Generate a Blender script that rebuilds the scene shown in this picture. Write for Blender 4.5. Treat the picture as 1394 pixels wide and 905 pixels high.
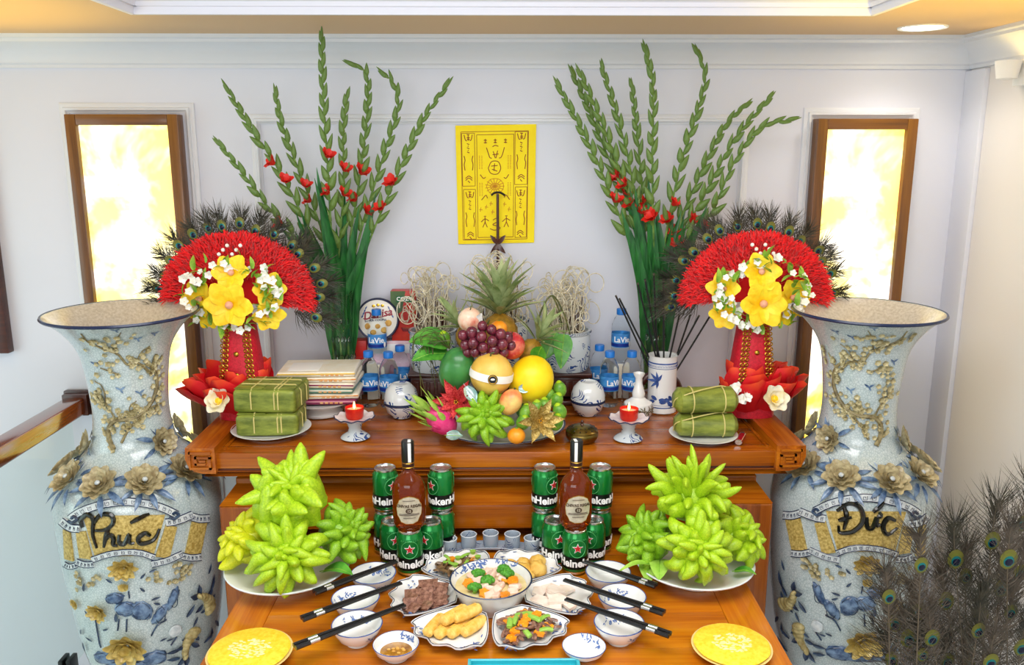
import bpy, bmesh, math, random
from mathutils import Vector, Matrix, noise
for _o in list(bpy.data.objects): bpy.data.objects.remove(_o)
SC = bpy.context.scene
COL = SC.collection
PI = math.pi
R = math.radians
sin, cos = math.sin, math.cos

# ------------------------------------------------------------------ camera
F_PX, PITCH, YAW, ZC = 1150.0, R(12.3), R(.75), 2.05
cam = bpy.data.objects.new('camera', bpy.data.cameras.new('camera'))
COL.objects.link(cam)
cam.location = (0, 0, ZC)
cam.rotation_euler = (R(90) - PITCH, 0, -YAW)
cam.data.sensor_width = 36
cam.data.lens = 36 * F_PX / 1394
cam.data.clip_start = .02
SC.camera = cam

# ------------------------------------------------------------------ world, lights, exposure
W = bpy.data.worlds.new('world'); SC.world = W; W.use_nodes = True
W.node_tree.nodes['Background'].inputs[0].default_value = (.86, .93, 1, 1)
W.node_tree.nodes['Background'].inputs[1].default_value = .54
SC.view_settings.view_transform = 'Standard'
SC.view_settings.look = 'None'
SC.view_settings.gamma = 1
SC.view_settings.use_curve_mapping = False
SC.view_settings.exposure = .42

def lamp(name, kind, loc, energy, color, size=.1, size_y=None, rot=(0, 0, 0), spot=None):
    l = bpy.data.lights.new(name, kind); l.energy = energy; l.color = color
    if kind == 'AREA':
        l.size = size
        if size_y: l.shape = 'RECTANGLE'; l.size_y = size_y
    elif kind == 'SPOT':
        l.shadow_soft_size = size; l.spot_size = R(spot); l.spot_blend = .6
    else: l.shadow_soft_size = size
    o = bpy.data.objects.new(name, l); COL.objects.link(o); o.location = loc; o.rotation_euler = rot
    return o
# unseen area lights added for brightness: one in the tray, one behind the viewer
lamp('tray_fill_light', 'AREA', (0, 1.0, 2.50), 22, (1, .98, .97), 1.5, .9)
lamp('room_light', 'AREA', (-.5, -1.6, 2.2), 31, (.95, .975, 1), 2.2, 1.2, rot=(R(62), 0, R(-10)))

lamp('stair_daylight', 'AREA', (-3.1, .9, 1.4), 15, (.76, 1, .98), 1.6, 1.8, rot=(R(90), 0, R(-62)))

# ------------------------------------------------------------------ mesh helpers
random.seed(7)
def rnd(a=0., b=1.): return random.uniform(a, b)
def V(*a): return Vector(a)
def T(*a): return Matrix.Translation(a)
def Rx(a): return Matrix.Rotation(a, 4, 'X')
def Ry(a): return Matrix.Rotation(a, 4, 'Y')
def Rz(a): return Matrix.Rotation(a, 4, 'Z')
def S(x, y=None, z=None):
    if y is None: y = z = x
    return Matrix.Diagonal((x, y, z, 1))
def lerp(a, b, t): return a + (b - a) * t
def sst(a, b, x):
    t = min(1, max(0, (x - a) / (b - a))); return t * t * (3 - 2 * t)
def interp(tab, x):
    if x <= tab[0][0]: return tab[0][1]
    for (a, b), (c, d) in zip(tab, tab[1:]):
        if x <= c: return lerp(b, d, (x - a) / (c - a))
    return tab[-1][1]
def smooth_path(pts, n=6):
    "Catmull-Rom through pts"
    p = [Vector(q) for q in pts]
    if len(p) < 3: return [p[0].lerp(p[-1], i / n) for i in range(n + 1)]
    out = []
    for i in range(len(p) - 1):
        a = p[i - 1] if i else p[0] * 2 - p[1]; b = p[i]; c = p[i + 1]
        d = p[i + 2] if i + 2 < len(p) else p[-1] * 2 - p[-2]
        for k in range(n):
            t = k / n
            out.append(.5 * ((2 * b) + (c - a) * t + (2 * a - 5 * b + 4 * c - d) * t * t + (3 * b - a - 3 * c + d) * t ** 3))
    out.append(p[-1]); return out
def frame(dirv, up=(0, 0, 1)):
    "matrix whose Z axis is dirv"
    z = Vector(dirv).normalized(); u = Vector(up)
    if abs(z.dot(u)) > .98: u = Vector((0, 1, 0))
    x = u.cross(z).normalized(); y = z.cross(x)
    return Matrix((x, y, z)).transposed().to_4x4()

class MB:
    def __init__(s): s.v = []; s.f = []
    def add(s, vs, fs, M=None):
        o = len(s.v)
        s.v += [tuple(M @ Vector(q)) for q in vs] if M is not None else [tuple(q) for q in vs]
        s.f += [tuple(i + o for i in f) for f in fs]; return s
    def mb(s, m, M=None): return s.add(m.v, m.f, M)
    def box(s, c, d, M=None):
        x, y, z = c; a, b, h = d[0] / 2, d[1] / 2, d[2] / 2
        vs = [(x + i * a, y + j * b, z + k * h) for k in (-1, 1) for j in (-1, 1) for i in (-1, 1)]
        return s.add(vs, [(0, 2, 3, 1), (4, 5, 7, 6), (0, 1, 5, 4), (2, 6, 7, 3), (0, 4, 6, 2), (1, 3, 7, 5)], M)
    def bbox(s, c, d, bev=.004, seg=2, M=None):
        bm = bmesh.new(); bmesh.ops.create_cube(bm, size=1)
        for v in bm.verts: v.co = Vector((v.co.x * d[0] + c[0], v.co.y * d[1] + c[1], v.co.z * d[2] + c[2]))
        bmesh.ops.bevel(bm, geom=bm.edges[:], offset=min(bev, min(d) * .49), segments=seg, profile=.6, affect='EDGES')
        bm.verts.index_update()
        s.add([v.co[:] for v in bm.verts], [tuple(v.index for v in f.verts) for f in bm.faces], M); bm.free(); return s
    def lathe(s, prof, n=32, M=None, fn=None):
        vs = []; fs = []; k = len(prof)
        for i in range(n):
            a = 2 * PI * i / n
            for r, z in prof:
                r = max(r, 1e-5)
                if fn: r, z = fn(r, z, a)
                vs.append((r * cos(a), r * sin(a), z))
        for i in range(n):
            j = (i + 1) % n
            for q in range(k - 1): fs.append((i * k + q, j * k + q, j * k + q + 1, i * k + q + 1))
        return s.add(vs, fs, M)
    def tube(s, pts, r, n=8, M=None, cap=True, sx=1.):
        p = [Vector(q) for q in pts]; m = len(p)
        rr = r if isinstance(r, (list, tuple)) else [r] * m
        vs = []; fs = []; up = None
        for i in range(m):
            t = (p[min(i + 1, m - 1)] - p[max(i - 1, 0)])
            t = t.normalized() if t.length > 1e-9 else Vector((0, 0, 1))
            if up is None:
                up = Vector((0, 0, 1)) if abs(t.z) < .9 else Vector((0, 1, 0))
            x = up.cross(t)
            x = x.normalized() if x.length > 1e-6 else t.orthogonal().normalized()
            y = t.cross(x); up = y
            for k in range(n):
                a = 2 * PI * k / n
                vs.append(p[i] + x * (cos(a) * rr[i] * sx) + y * (sin(a) * rr[i]))
        for i in range(m - 1):
            for k in range(n):
                l = (k + 1) % n
                fs.append((i * n + k, i * n + l, (i + 1) * n + l, (i + 1) * n + k))
        if cap:
            fs.append(tuple(range(n - 1, -1, -1))); fs.append(tuple((m - 1) * n + k for k in range(n)))
        return s.add(vs, fs, M)
    def ball(s, c=(0, 0, 0), r=1., n=16, m=10, M=None, fn=None):
        if not isinstance(r, (tuple, list)): r = (r, r, r)
        vs = [None] * 0; fs = []
        pt = lambda d: Vector(c) + Vector((d.x * r[0], d.y * r[1], d.z * r[2])) * (fn(d) if fn else 1)
        vs.append(pt(Vector((0, 0, -1))))
        for j in range(1, m):
            th = PI * j / m
            for i in range(n):
                a = 2 * PI * i / n; vs.append(pt(Vector((sin(th) * cos(a), sin(th) * sin(a), -cos(th)))))
        vs.append(pt(Vector((0, 0, 1)))); L = len(vs) - 1
        for i in range(n): fs.append((0, 1 + (i + 1) % n, 1 + i)); fs.append((L, L - n + i, L - n + (i + 1) % n))
        for j in range(m - 2):
            for i in range(n):
                a = 1 + j * n + i; b = 1 + j * n + (i + 1) % n; fs.append((a, b, b + n, a + n))
        return s.add(vs, fs, M)
    def patch(s, fn, nu, nv, M=None, th=0):
        "fn(u,v)->point, u,v in 0..1; th gives a thickness along fn's third argument (height above the surface)"
        vs = []; fs = []
        for i in range(nu + 1):
            for j in range(nv + 1): vs.append(fn(i / nu, j / nv) if not th else fn(i / nu, j / nv, th))
        w = nv + 1
        for i in range(nu):
            for j in range(nv): fs.append((i * w + j, (i + 1) * w + j, (i + 1) * w + j + 1, i * w + j + 1))
        if th:
            o = len(vs)
            for i in range(nu + 1):
                for j in range(nv + 1): vs.append(fn(i / nu, j / nv, 0))
            for a, b in [((i, 0), (i + 1, 0)) for i in range(nu)] + [((nu, j), (nu, j + 1)) for j in range(nv)] + \
                        [((i + 1, nv), (i, nv)) for i in range(nu)] + [((0, j + 1), (0, j)) for j in range(nv)]:
                p = a[0] * w + a[1]; q = b[0] * w + b[1]; fs.append((p, p + o, q + o, q))
        return s.add(vs, fs, M)
    def prism(s, poly, z0, z1, M=None):
        n = len(poly)
        vs = [(x, y, z0) for x, y in poly] + [(x, y, z1) for x, y in poly]
        fs = [tuple(range(n - 1, -1, -1)), tuple(range(n, 2 * n))] + [(i, (i + 1) % n, n + (i + 1) % n, n + i) for i in range(n)]
        return s.add(vs, fs, M)
    def sweep(s, prof, path, closed=False, M=None):
        "prof (out, up) swept along an xy path (list of (x, y, z)) with mitred corners; out is to the right of travel"
        p = [Vector(q) for q in path]; m = len(p); k = len(prof); vs = []; fs = []
        for i in range(m):
            a = p[i] - p[i - 1] if (i or closed) else p[1] - p[0]
            b = p[(i + 1) % m] - p[i] if (i < m - 1 or closed) else a
            a = a.normalized(); b = b.normalized()
            na = Vector((a.y, -a.x, 0)); nb = Vector((b.y, -b.x, 0)); h = (na + nb); h = h / max(.2, h.dot(na)) if h.length > 1e-6 else na
            for o, u in prof: vs.append(p[i] + h * o + Vector((0, 0, u)))
        for i in range(m if closed else m - 1):
            j = (i + 1) % m
            for q in range(k - 1): fs.append((i * k + q, j * k + q, j * k + q + 1, i * k + q + 1))
        if not closed: fs.append(tuple(range(k))); fs.append(tuple((m - 1) * k + q for q in range(k - 1, -1, -1)))
        return s.add(vs, fs, M)
    def mesh(s, name, mat, smooth=True, ang=40):
        me = bpy.data.meshes.new(name); me.from_pydata(s.v, [], s.f); me.validate()
        bm = bmesh.new(); bm.from_mesh(me); bmesh.ops.recalc_face_normals(bm, faces=bm.faces[:]); bm.to_mesh(me); bm.free()
        if smooth:
            for p in me.polygons: p.use_smooth = True
            me.set_sharp_from_angle(angle=R(ang))
        if mat: me.materials.append(mat)
        return me
    def build(s, name, mat, parent=None, M=None, smooth=True, ang=40):
        return obj(name, s.mesh(name, mat, smooth, ang), parent, M)
def obj(name, me, parent=None, M=None):
    o = bpy.data.objects.new(name, me); COL.objects.link(o)
    if parent is not None: o.parent = parent
    if M is not None: o.matrix_local = M
    return o
def tag(o, label=None, cat=None, group=None, kind=None):
    if label: o['label'] = label
    if cat: o['category'] = cat
    if group: o['group'] = group
    if kind: o['kind'] = kind
    return o
def thing(name, label, cat, loc=(0, 0, 0), rz=0, group=None, M=None):
    o = bpy.data.objects.new(name, None); COL.objects.link(o); o.empty_display_size = .05
    o.matrix_local = M if M is not None else T(*loc) @ Rz(rz)
    return tag(o, label, cat, group)
def struct(name, m, mat, parent=None, smooth=True):
    o = m.build(name, mat, parent, smooth=smooth)
    if parent is None: o['kind'] = 'structure'
    return o
def dup(root, M=None, label=None, group=None, parent=None):
    r = root.copy(); COL.objects.link(r)
    if parent is not None: r.parent = parent
    if M is not None: r.matrix_local = M
    if label: r['label'] = label
    if group: r['group'] = group
    for ch in root.children: dup(ch, parent=r)
    return r

# pixel of the photograph -> world point at a chosen depth or height (used to measure where things stand)
_CM = Matrix.Rotation(-YAW, 3, 'Z') @ Matrix.Rotation(R(90) - PITCH, 3, 'X')
def _ray(px, py): return _CM @ Vector(((px - 697) / F_PX, -(py - 452.5) / F_PX, -1))
def at(px, py, Y): d = _ray(px, py); return Vector((0, 0, ZC)) + d * (Y / d.y)
def on(px, py, z): d = _ray(px, py); return Vector((0, 0, ZC)) + d * ((z - ZC) / d.z)

# ------------------------------------------------------------------ materials
MATS = {}
def lin(c):
    if isinstance(c, str):
        c = [int(c[i:i + 2], 16) / 255 for i in (0, 2, 4)]
        c = [q / 12.92 if q <= .04045 else ((q + .055) / 1.055) ** 2.4 for q in c]
    return (*c[:3], 1)
class NT:
    def __init__(s, name):
        s.m = bpy.data.materials.new(name); s.m.use_nodes = True; s.t = s.m.node_tree; s.n = s.t.nodes
        s.b = s.n['Principled BSDF']
    def new(s, ty, **kw):
        q = s.n.new(ty)
        for k, v in kw.items():
            if hasattr(q, k): setattr(q, k, v)
            else: q.inputs[k].default_value = v
        return q
    def link(s, a, b): s.t.links.new(a, b)
    def coord(s, scale=(1, 1, 1), space='Object', rot=(0, 0, 0)):
        c = s.new('ShaderNodeTexCoord'); m = s.new('ShaderNodeMapping')
        m.inputs['Scale'].default_value = scale; m.inputs['Rotation'].default_value = rot
        s.link(c.outputs[space], m.inputs[0]); return m.outputs[0]
    def ramp(s, fac, stops, const=False):
        r = s.new('ShaderNodeValToRGB'); e = r.color_ramp.elements
        if const: r.color_ramp.interpolation = 'CONSTANT'
        while len(e) < len(stops): e.new(.5)
        for q, (p, c) in zip(e, stops): q.position = p; q.color = lin(c)
        s.link(fac, r.inputs[0]); return r.outputs[0]
    def noise(s, co, scale, detail=3, rough=.5, dist=0):
        q = s.new('ShaderNodeTexNoise'); q.inputs['Scale'].default_value = scale; q.inputs['Detail'].default_value = detail
        q.inputs['Roughness'].default_value = rough; q.inputs['Distortion'].default_value = dist
        s.link(co, q.inputs['Vector']); return q.outputs['Fac']
    def bump(s, h, strength=.3, dist=.002):
        q = s.new('ShaderNodeBump'); q.inputs['Strength'].default_value = strength; q.inputs['Distance'].default_value = dist
        s.link(h, q.inputs['Height']); s.link(q.outputs[0], s.b.inputs['Normal'])
    def set(s, **kw):
        for k, v in kw.items(): s.b.inputs[k.replace('_', ' ')].default_value = v
def mat(name, c, rough=.5, metal=0., c2=None, sc=20, bump=0, bsc=None, bd=.002, coat=0, trans=0, ior=1.45, sss=0, emit=None, es=0, spec=.5, space='Object', stops=None, mscale=(1, 1, 1), sheen=0, alpha=1):
    if name in MATS: return MATS[name]
    n = NT(name); n.set(Roughness=rough, Metallic=metal, IOR=ior)
    n.b.inputs['Base Color'].default_value = lin(c)
    n.b.inputs['Coat Weight'].default_value = coat; n.b.inputs['Coat Roughness'].default_value = .06
    n.b.inputs['Transmission Weight'].default_value = trans
    n.b.inputs['Specular IOR Level'].default_value = spec
    if alpha < 1: n.b.inputs['Alpha'].default_value = alpha
    if sheen: n.b.inputs['Sheen Weight'].default_value = sheen
    if sss:
        n.b.inputs['Subsurface Weight'].default_value = sss; n.b.inputs['Subsurface Radius'].default_value = (.01, .006, .003)
    if c2 or stops or bump:
        co = n.coord(mscale, space)
        if c2 or stops:
            f = n.noise(co, sc, 4, .6)
            n.link(n.ramp(f, stops or [(.35, c), (.65, c2)]), n.b.inputs['Base Color'])
        if bump: n.bump(n.noise(co, bsc or sc * 3, 3, .6), bump, bd)
    if emit: n.b.inputs['Emission Color'].default_value = lin(emit); n.b.inputs['Emission Strength'].default_value = es
    MATS[name] = n.m; return n.m
def wood(name, a, b, c, axis=0, rough=.25, sc=1., coat=.2):
    n = NT(name); s = [16 * sc] * 3; s[axis] = 1.1 * sc
    co = n.coord(tuple(s)); f = n.noise(co, 1.6, 5, .62, .5)
    s2 = [90 * sc] * 3; s2[axis] = 2.4 * sc
    g = n.noise(n.coord(tuple(s2)), 2.2, 3, .6, .2)
    mx = n.new('ShaderNodeMath', operation='MULTIPLY_ADD'); n.link(g, mx.inputs[0]); mx.inputs[1].default_value = .45; n.link(f, mx.inputs[2])
    n.link(n.ramp(mx.outputs[0], [(.45, a), (.70, b), (1., c)]), n.b.inputs['Base Color'])
    n.set(Roughness=rough); n.b.inputs['Coat Weight'].default_value = coat; n.b.inputs['Coat Roughness'].default_value = .08
    n.bump(g, .06, .001); MATS[name] = n.m; return n.m
def bluewhite(name, sc=14, base='e9ecec', blue='27417f', thr=.53, crackle=False, rough=.16):
    "white porcelain with blue brush-painted scrolls and clouds"
    n = NT(name); co = n.coord()
    w = n.new('ShaderNodeTexNoise', noise_dimensions='3D'); w.inputs['Scale'].default_value = sc * .8; w.inputs['Detail'].default_value = 1; n.link(co, w.inputs['Vector'])
    a = n.new('ShaderNodeVectorMath', operation='MULTIPLY_ADD'); n.link(w.outputs['Color'], a.inputs[0]); a.inputs[1].default_value = (.09, .09, .09); n.link(co, a.inputs[2])
    q = n.new('ShaderNodeTexWave', wave_type='RINGS', rings_direction='SPHERICAL'); q.inputs['Scale'].default_value = sc; q.inputs['Distortion'].default_value = 6; q.inputs['Detail'].default_value = 2
    n.link(a.outputs[0], q.inputs['Vector'])
    m0 = n.noise(co, sc * 1.7, 2)
    mk = n.ramp(n.noise(co, sc * .9, 1), [(.47, '000000'), (.53, 'ffffff')])
    m_ = n.new('ShaderNodeMath', operation='MULTIPLY'); n.link(m0, m_.inputs[0]); n.link(mk, m_.inputs[1]); m = m_.outputs[0]
    mm = n.new('ShaderNodeMath', operation='MULTIPLY'); n.link(q.outputs['Fac'], mm.inputs[0]); n.link(m, mm.inputs[1])
    n.link(n.ramp(mm.outputs[0], [(thr - .15, base), (thr - .09, 'a9b8d2'), (thr - .05, blue), (thr + .1, '2c4a8c')]), n.b.inputs['Base Color'])
    n.set(Roughness=rough); n.b.inputs['Coat Weight'].default_value = .4
    MATS[name] = n.m; return n.m

M_ = MATS
mat('wall_paint', 'dcdfea', .55, bump=.03, sc=60)
mat('wall_right_paint', 'e8e4e2', .55, bump=.03, sc=60)
mat('trim_paint', 'dfe2e8', .4)
mat('ceiling_paint', 'd9ba90', .6)
mat('tray_paint', 'ecebf4', .5)
mat('floor_tile', 'dfe5e2', .12, c2='e6ebe8', sc=3)
wood('honey_wood', '6e3006', 'a25408', 'c27414', 0)
wood('honey_wood_deep', '74330a', 'ab5808', 'cf7c16', 1)
wood('honey_wood_up', '5e2a07', '8f4708', 'b06210', 2)
wood('table_wood', '97480a', 'bd6a0a', 'd18612', 0, sc=.8)
wood('table_wood_side', '97480a', 'bd6a0a', 'd68a14', 1, sc=.8)
wood('groove_wood', '3a1606', '562309', '6d300c', 0)
wood('frame_wood', '4e2c06', '74460c', '8a5812', 2, rough=.35)
wood('frame_wood_flat', '4e2c06', '74460c', '8a5812', 0, rough=.35)
wood('rail_wood', '4a1f0b', '7b3a12', '96501c', 1, rough=.14, coat=.8)
wood('dark_wood', '2a0f07', '43190b', '5a2511', 0, rough=.3)
mat('porcelain', 'eceeed', .12, coat=.4)
mat('porcelain_cool', 'dfe6ec', .14, coat=.4)
mat('blue_glaze', '2a4488', .2, c2='4a68a8', sc=80)
mat('blue_paint', '3a5a9e', .2, c2='6c88c0', sc=120)
mat('navy_line', '1d2a4d', .25)
bluewhite('blue_white', 26, base='dde2e4', thr=.47)
bluewhite('blue_white_fine', 30, base='c6d0d6', blue='2a3f66', thr=.44)
bluewhite('blue_grey', 34, base='a9b6c4', blue='2c4470', thr=.54)
mat('black_lacquer', '121214', .28, coat=.3)
mat('silver', 'd5d7d8', .25, 1)
mat('gold', 'c59a3a', .3, 1)
mat('brass', '9a8548', .28, 1, c2='6f5c2c', sc=30)
mat('glass', 'f4faf8', .02, trans=1, ior=1.3)
mat('white_plastic', 'f2f2f0', .4)
mat('paper_white', 'f1efea', .7)
# ================================================================== the room
YW, XR, ZCEIL = 2.68, 1.44, 2.378       # back wall, right wall, ceiling
ZU, ZL = 1.276, 1.025                   # altar top, offering table top
XC = -.012                              # middle of the altar
struct('floor', MB().box((-.8, .3, -.03), (5.2, 5.2, .06)), M_['floor_tile'], smooth=False)
struct('wall_back', MB().box((-.8, YW + .05, 1.25), (5.2, .1, 2.5)), M_['wall_paint'], smooth=False)
struct('wall_right', MB().box((XR + .05, .25, 1.25), (.1, 4.85, 2.5)), M_['wall_right_paint'], smooth=False)
# ceiling: a flat border around a raised tray
tx0, tx1, ty0, ty1 = -.89, .91, -.3, 2.165
m = MB()
m.box(((-3.4 + tx0) / 2, .3, ZCEIL + .04), (tx0 + 3.4, 5.2, .08)); m.box(((XR + .1 + tx1) / 2, .3, ZCEIL + .04), (XR + .1 - tx1, 5.2, .08))
m.box(((tx0 + tx1) / 2, (ty1 + 2.9) / 2, ZCEIL + .04), (tx1 - tx0, 2.9 - ty1, .08)); m.box(((tx0 + tx1) / 2, (ty0 - 2.3) / 2, ZCEIL + .04), (tx1 - tx0, ty0 + 2.3, .08))
struct('ceiling', m, M_['ceiling_paint'], smooth=False)
m = MB(); c = .004
loop = [(tx0 + c, ty0, 0), (tx0, ty0 + c, 0), (tx0, ty1 - c, 0), (tx0 + c, ty1, 0), (tx1 - c, ty1, 0), (tx1, ty1 - c, 0), (tx1, ty0 + c, 0), (tx1 - c, ty0, 0)]
prof = [(-.03, ZCEIL - .001), (0, ZCEIL - .014), (.012, ZCEIL - .014), (.012, ZCEIL + .004), (.02, ZCEIL + .004), (.02, ZCEIL + .014), (.034, ZCEIL + .02), (.034, ZCEIL + .034), (.05, ZCEIL + .045), (.05, ZCEIL + .16)]
m.sweep(prof, loop, closed=True)
m.box((.01, .93, ZCEIL + .17), (2.0, 2.7, .02))
struct('trim_1', m, M_['tray_paint'])
# crown moulding along the back and right walls
prof = [(0, -.092), (.008, -.092), (.008, -.083), (.014, -.078), (.014, -.07), (.026, -.05), (.045, -.03), (.06, -.022), (.06, -.014), (.068, -.01), (.068, 0), (0, 0)]
struct('trim_2', MB().sweep(prof, [(-3.4, YW, ZCEIL), (XR, YW, ZCEIL), (XR, -2.1, ZCEIL)]), M_['trim_paint'])
# picture-frame mouldings on the back wall
def panel_mould(n, x0, x1, z0, z1, w=.03):
    pr = [(0, 0), (0, .004), (.006, .008), (w * .42, .008), (w * .5, .013), (w * .72, .013), (w * .85, .006), (w, .004), (w, 0)]
    m = MB().sweep(pr, [(x0, z0, 0), (x0, z1, 0), (x1, z1, 0), (x1, z0, 0)], closed=True, M=T(0, YW, 0) @ Rx(R(90)))
    struct('trim_%d' % n, m, M_['trim_paint'])
panel_mould(3, -.768, .772, .6, 2.152)
panel_mould(4, -1.345, -.935, .6, 2.185)
panel_mould(5, .935, 1.295, .6, 2.172)
struct('trim_6', MB().bbox((XR - .008, YW - .055, 1.14), (.016, .11, 2.28), .003), M_['wall_paint'])
struct('baseboard_back', MB().bbox((-.98, YW - .008, .06), (4.8, .016, .12), .004), M_['trim_paint'])

# ------------------------------------------------------------------ backlit onyx panels
n = NT('onyx_glow'); co = n.coord()
f = n.noise(co, 5.0, 4, .6, .25)
n.link(n.ramp(f, [(.36, 'ffae00'), (.44, 'ffdc20'), (.50, 'fff29a'), (.56, 'ffffff')]), n.b.inputs['Emission Color'])
n.set(Roughness=.25); n.b.inputs['Emission Strength'].default_value = 1.05; n.b.inputs['Base Color'].default_value = lin('f8ecc8'); M_['onyx_glow'] = n.m
def lightbox(x0, x1, z0, z1, label):
    t = thing('backlit_panel', label, 'light panel', ((x0 + x1) / 2, YW, z0), group='backlit onyx wall panels')
    w, h, d, b = x1 - x0, z1 - z0, .05, .032
    for s in (-1, 1): MB().bbox((s * (w - b) / 2, -d / 2, h / 2), (b, d, h), .003).build('frame_stile', M_['frame_wood'], t)
    for z in (b / 2, h - b / 2): MB().bbox((0, -d / 2, z), (w - 2 * b, d - .002, b), .003).build('frame_rail', M_['frame_wood_flat'], t)
    MB().bbox((0, -.018, h / 2), (w - 2 * b, .03, h - 2 * b), .002).build('onyx_pane', M_['onyx_glow'], t)
lightbox(-1.31, -.972, 1.02, 2.15, 'glowing onyx wall panel in brown wooden frame beside the handrail')
lightbox(.965, 1.272, 1.02, 2.138, 'glowing onyx wall panel in brown wooden frame beside the room corner')

# ------------------------------------------------------------------ lamps
mat('lamp_glow', 'ffffff', .4, emit='fff6e2', es=9)
p = on(1256, 37, ZCEIL)
t = thing('ceiling_downlight', 'round recessed white downlight in the cream ceiling', 'ceiling light', (p.x, p.y, ZCEIL))
MB().lathe([(.052, 0), (.064, -.004), (.066, -.001), (.066, .0)], 32).build('trim_ring', M_['white_plastic'], t)
MB().lathe([(0, -.003), (.05, -.003), (.052, 0)], 32).build('lens', M_['lamp_glow'], t)
lamp('downlight_beam', 'SPOT', (p.x, p.y, ZCEIL - .02), 2.5, (1, .95, .88), .04, spot=130)
def uplight(loc, label, rz):
    t = thing('wall_uplight', label, 'wall light', loc, rz)
    MB().bbox((0, .012, -.03), (.07, .024, .07), .006).build('back_plate', M_['white_plastic'], t)
    MB().lathe([(.006, -.05), (.026, -.046), (.034, 0), (.031, 0), (.024, -.04), (0, -.04)], 20, T(0, -.035, 0)).build('shade', M_['white_plastic'], t)
d = _ray(1390, 88); p = Vector((0, 0, ZC)) + d * ((XR - .025) / d.x)
uplight((p.x, p.y, p.z + .01), 'small white uplight on the right wall below the crown moulding', R(-90))
lamp('uplight_beam_warm', 'SPOT', (p.x - .035, p.y, p.z - .02), .3, (1, .7, .2), .03, rot=(R(180), R(12), 0), spot=150)
def unseen_uplighter(x, y, h, label, tilt, pw):  # unseen lamp added to throw warm light on the ceiling
    t = thing('added_uplighter', label, 'added lamp', (x, y, 0), group='added unseen uplighters')
    MB().lathe([(0, 0), (.11, 0), (.11, .012), (.02, .025), (0, .025)], 32).build('base', M_['dark_wood'], t)
    MB().tube([(0, 0, .02), (0, 0, h - .03)], .009, 12).build('pole', M_['brass'], t)
    MB().lathe([(0, h - .05), (.02, h - .045), (.06, h), (.057, h), (.018, h - .038), (0, h - .04)], 32).build('shade', M_['white_plastic'], t)
    lamp('added_uplighter_beam', 'SPOT', (x, y, h + .01), pw, (1, .68, .0), .04, rot=(R(180 + tilt[0]), R(tilt[1]), 0), spot=88)
unseen_uplighter(-1.5, 1.98, 1.74, 'added unseen uplighter washing the ceiling by the stairs', (-6, 6), 17)
unseen_uplighter(1.22, 1.62, 1.74, 'added unseen uplighter washing the ceiling by the right wall', (-14, -6), 21)

# ------------------------------------------------------------------ stair handrail with glass
p = at(110, 547, YW - .012)
t = thing('stair_handrail', 'glossy brown wooden handrail with square wall plate', 'handrail', (p.x, YW, p.z))
MB().bbox((0, -.013, 0), (.096, .024, .082), .006).build('wall_plate', M_['dark_wood'], t)
MB().bbox((0, -.037, 0), (.08, .03, .07), .004).build('wall_plate_step', M_['dark_wood'], t)
MB().bbox((0, -.85, -.002), (.062, 1.66, .055), .006, 3).build('rail', M_['rail_wood'], t)
xr = p.x; zr = p.z
mat('rail_glass', 'f4fdfa', .02, trans=1, ior=1.08)
d = _ray(92, 900); q = Vector((0, 0, ZC)) + d * (xr / d.x); zb = q.z - .03
t = thing('glass_balustrade', 'clear greenish glass panel below the wooden handrail', 'glass panel', (xr, 1.7, zb))
MB().box((0, -.04, (zr - .032 - zb) / 2), (.01, 1.86, zr - .032 - zb)).build('glass_pane', M_['rail_glass'], t, smooth=False)
t = thing('glass_clamp', 'dark metal clamp holding the glass panel edge', 'clamp', (xr, q.y, q.z - .05))
mat('dark_steel', '3b3f40', .35, .8)
for s in (-1, 1): MB().bbox((s * .0135, 0, .03), (.014, .05, .07), .003).build('clamp_jaw', M_['dark_steel'], t)
MB().bbox((0, 0, .005), (.041, .05, .02), .003).build('clamp_foot', M_['dark_steel'], t)
MB().bbox((0, 0, -(q.z - .05) / 2 + .0), (.026, .034, q.z - .05), .003).build('clamp_post', M_['dark_steel'], t)
# framed board at the far left of the wall
p = at(15, 480, YW - .02)
t = thing('wall_board', 'dark brown wooden framed board hanging above the handrail', 'frame', (p.x - .3, YW, p.z))
for s in (-1, 1): MB().bbox((s * .275, -.0165, .4), (.05, .033, .8), .004).build('frame_stile', M_['dark_wood'], t)
for z in (.025, .775): MB().bbox((0, -.0165, z), (.5, .031, .05), .004).build('frame_rail', M_['dark_wood'], t)
MB().box((0, -.008, .4), (.5, .014, .7)).build('board', M_['frame_wood'], t)

# ================================================================== altar cabinet
A = thing('altar_cabinet', 'glossy honey-brown wooden altar with carved key-pattern ends', 'altar', (XC, 2.085, 0))
H = M_['honey_wood']
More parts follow.
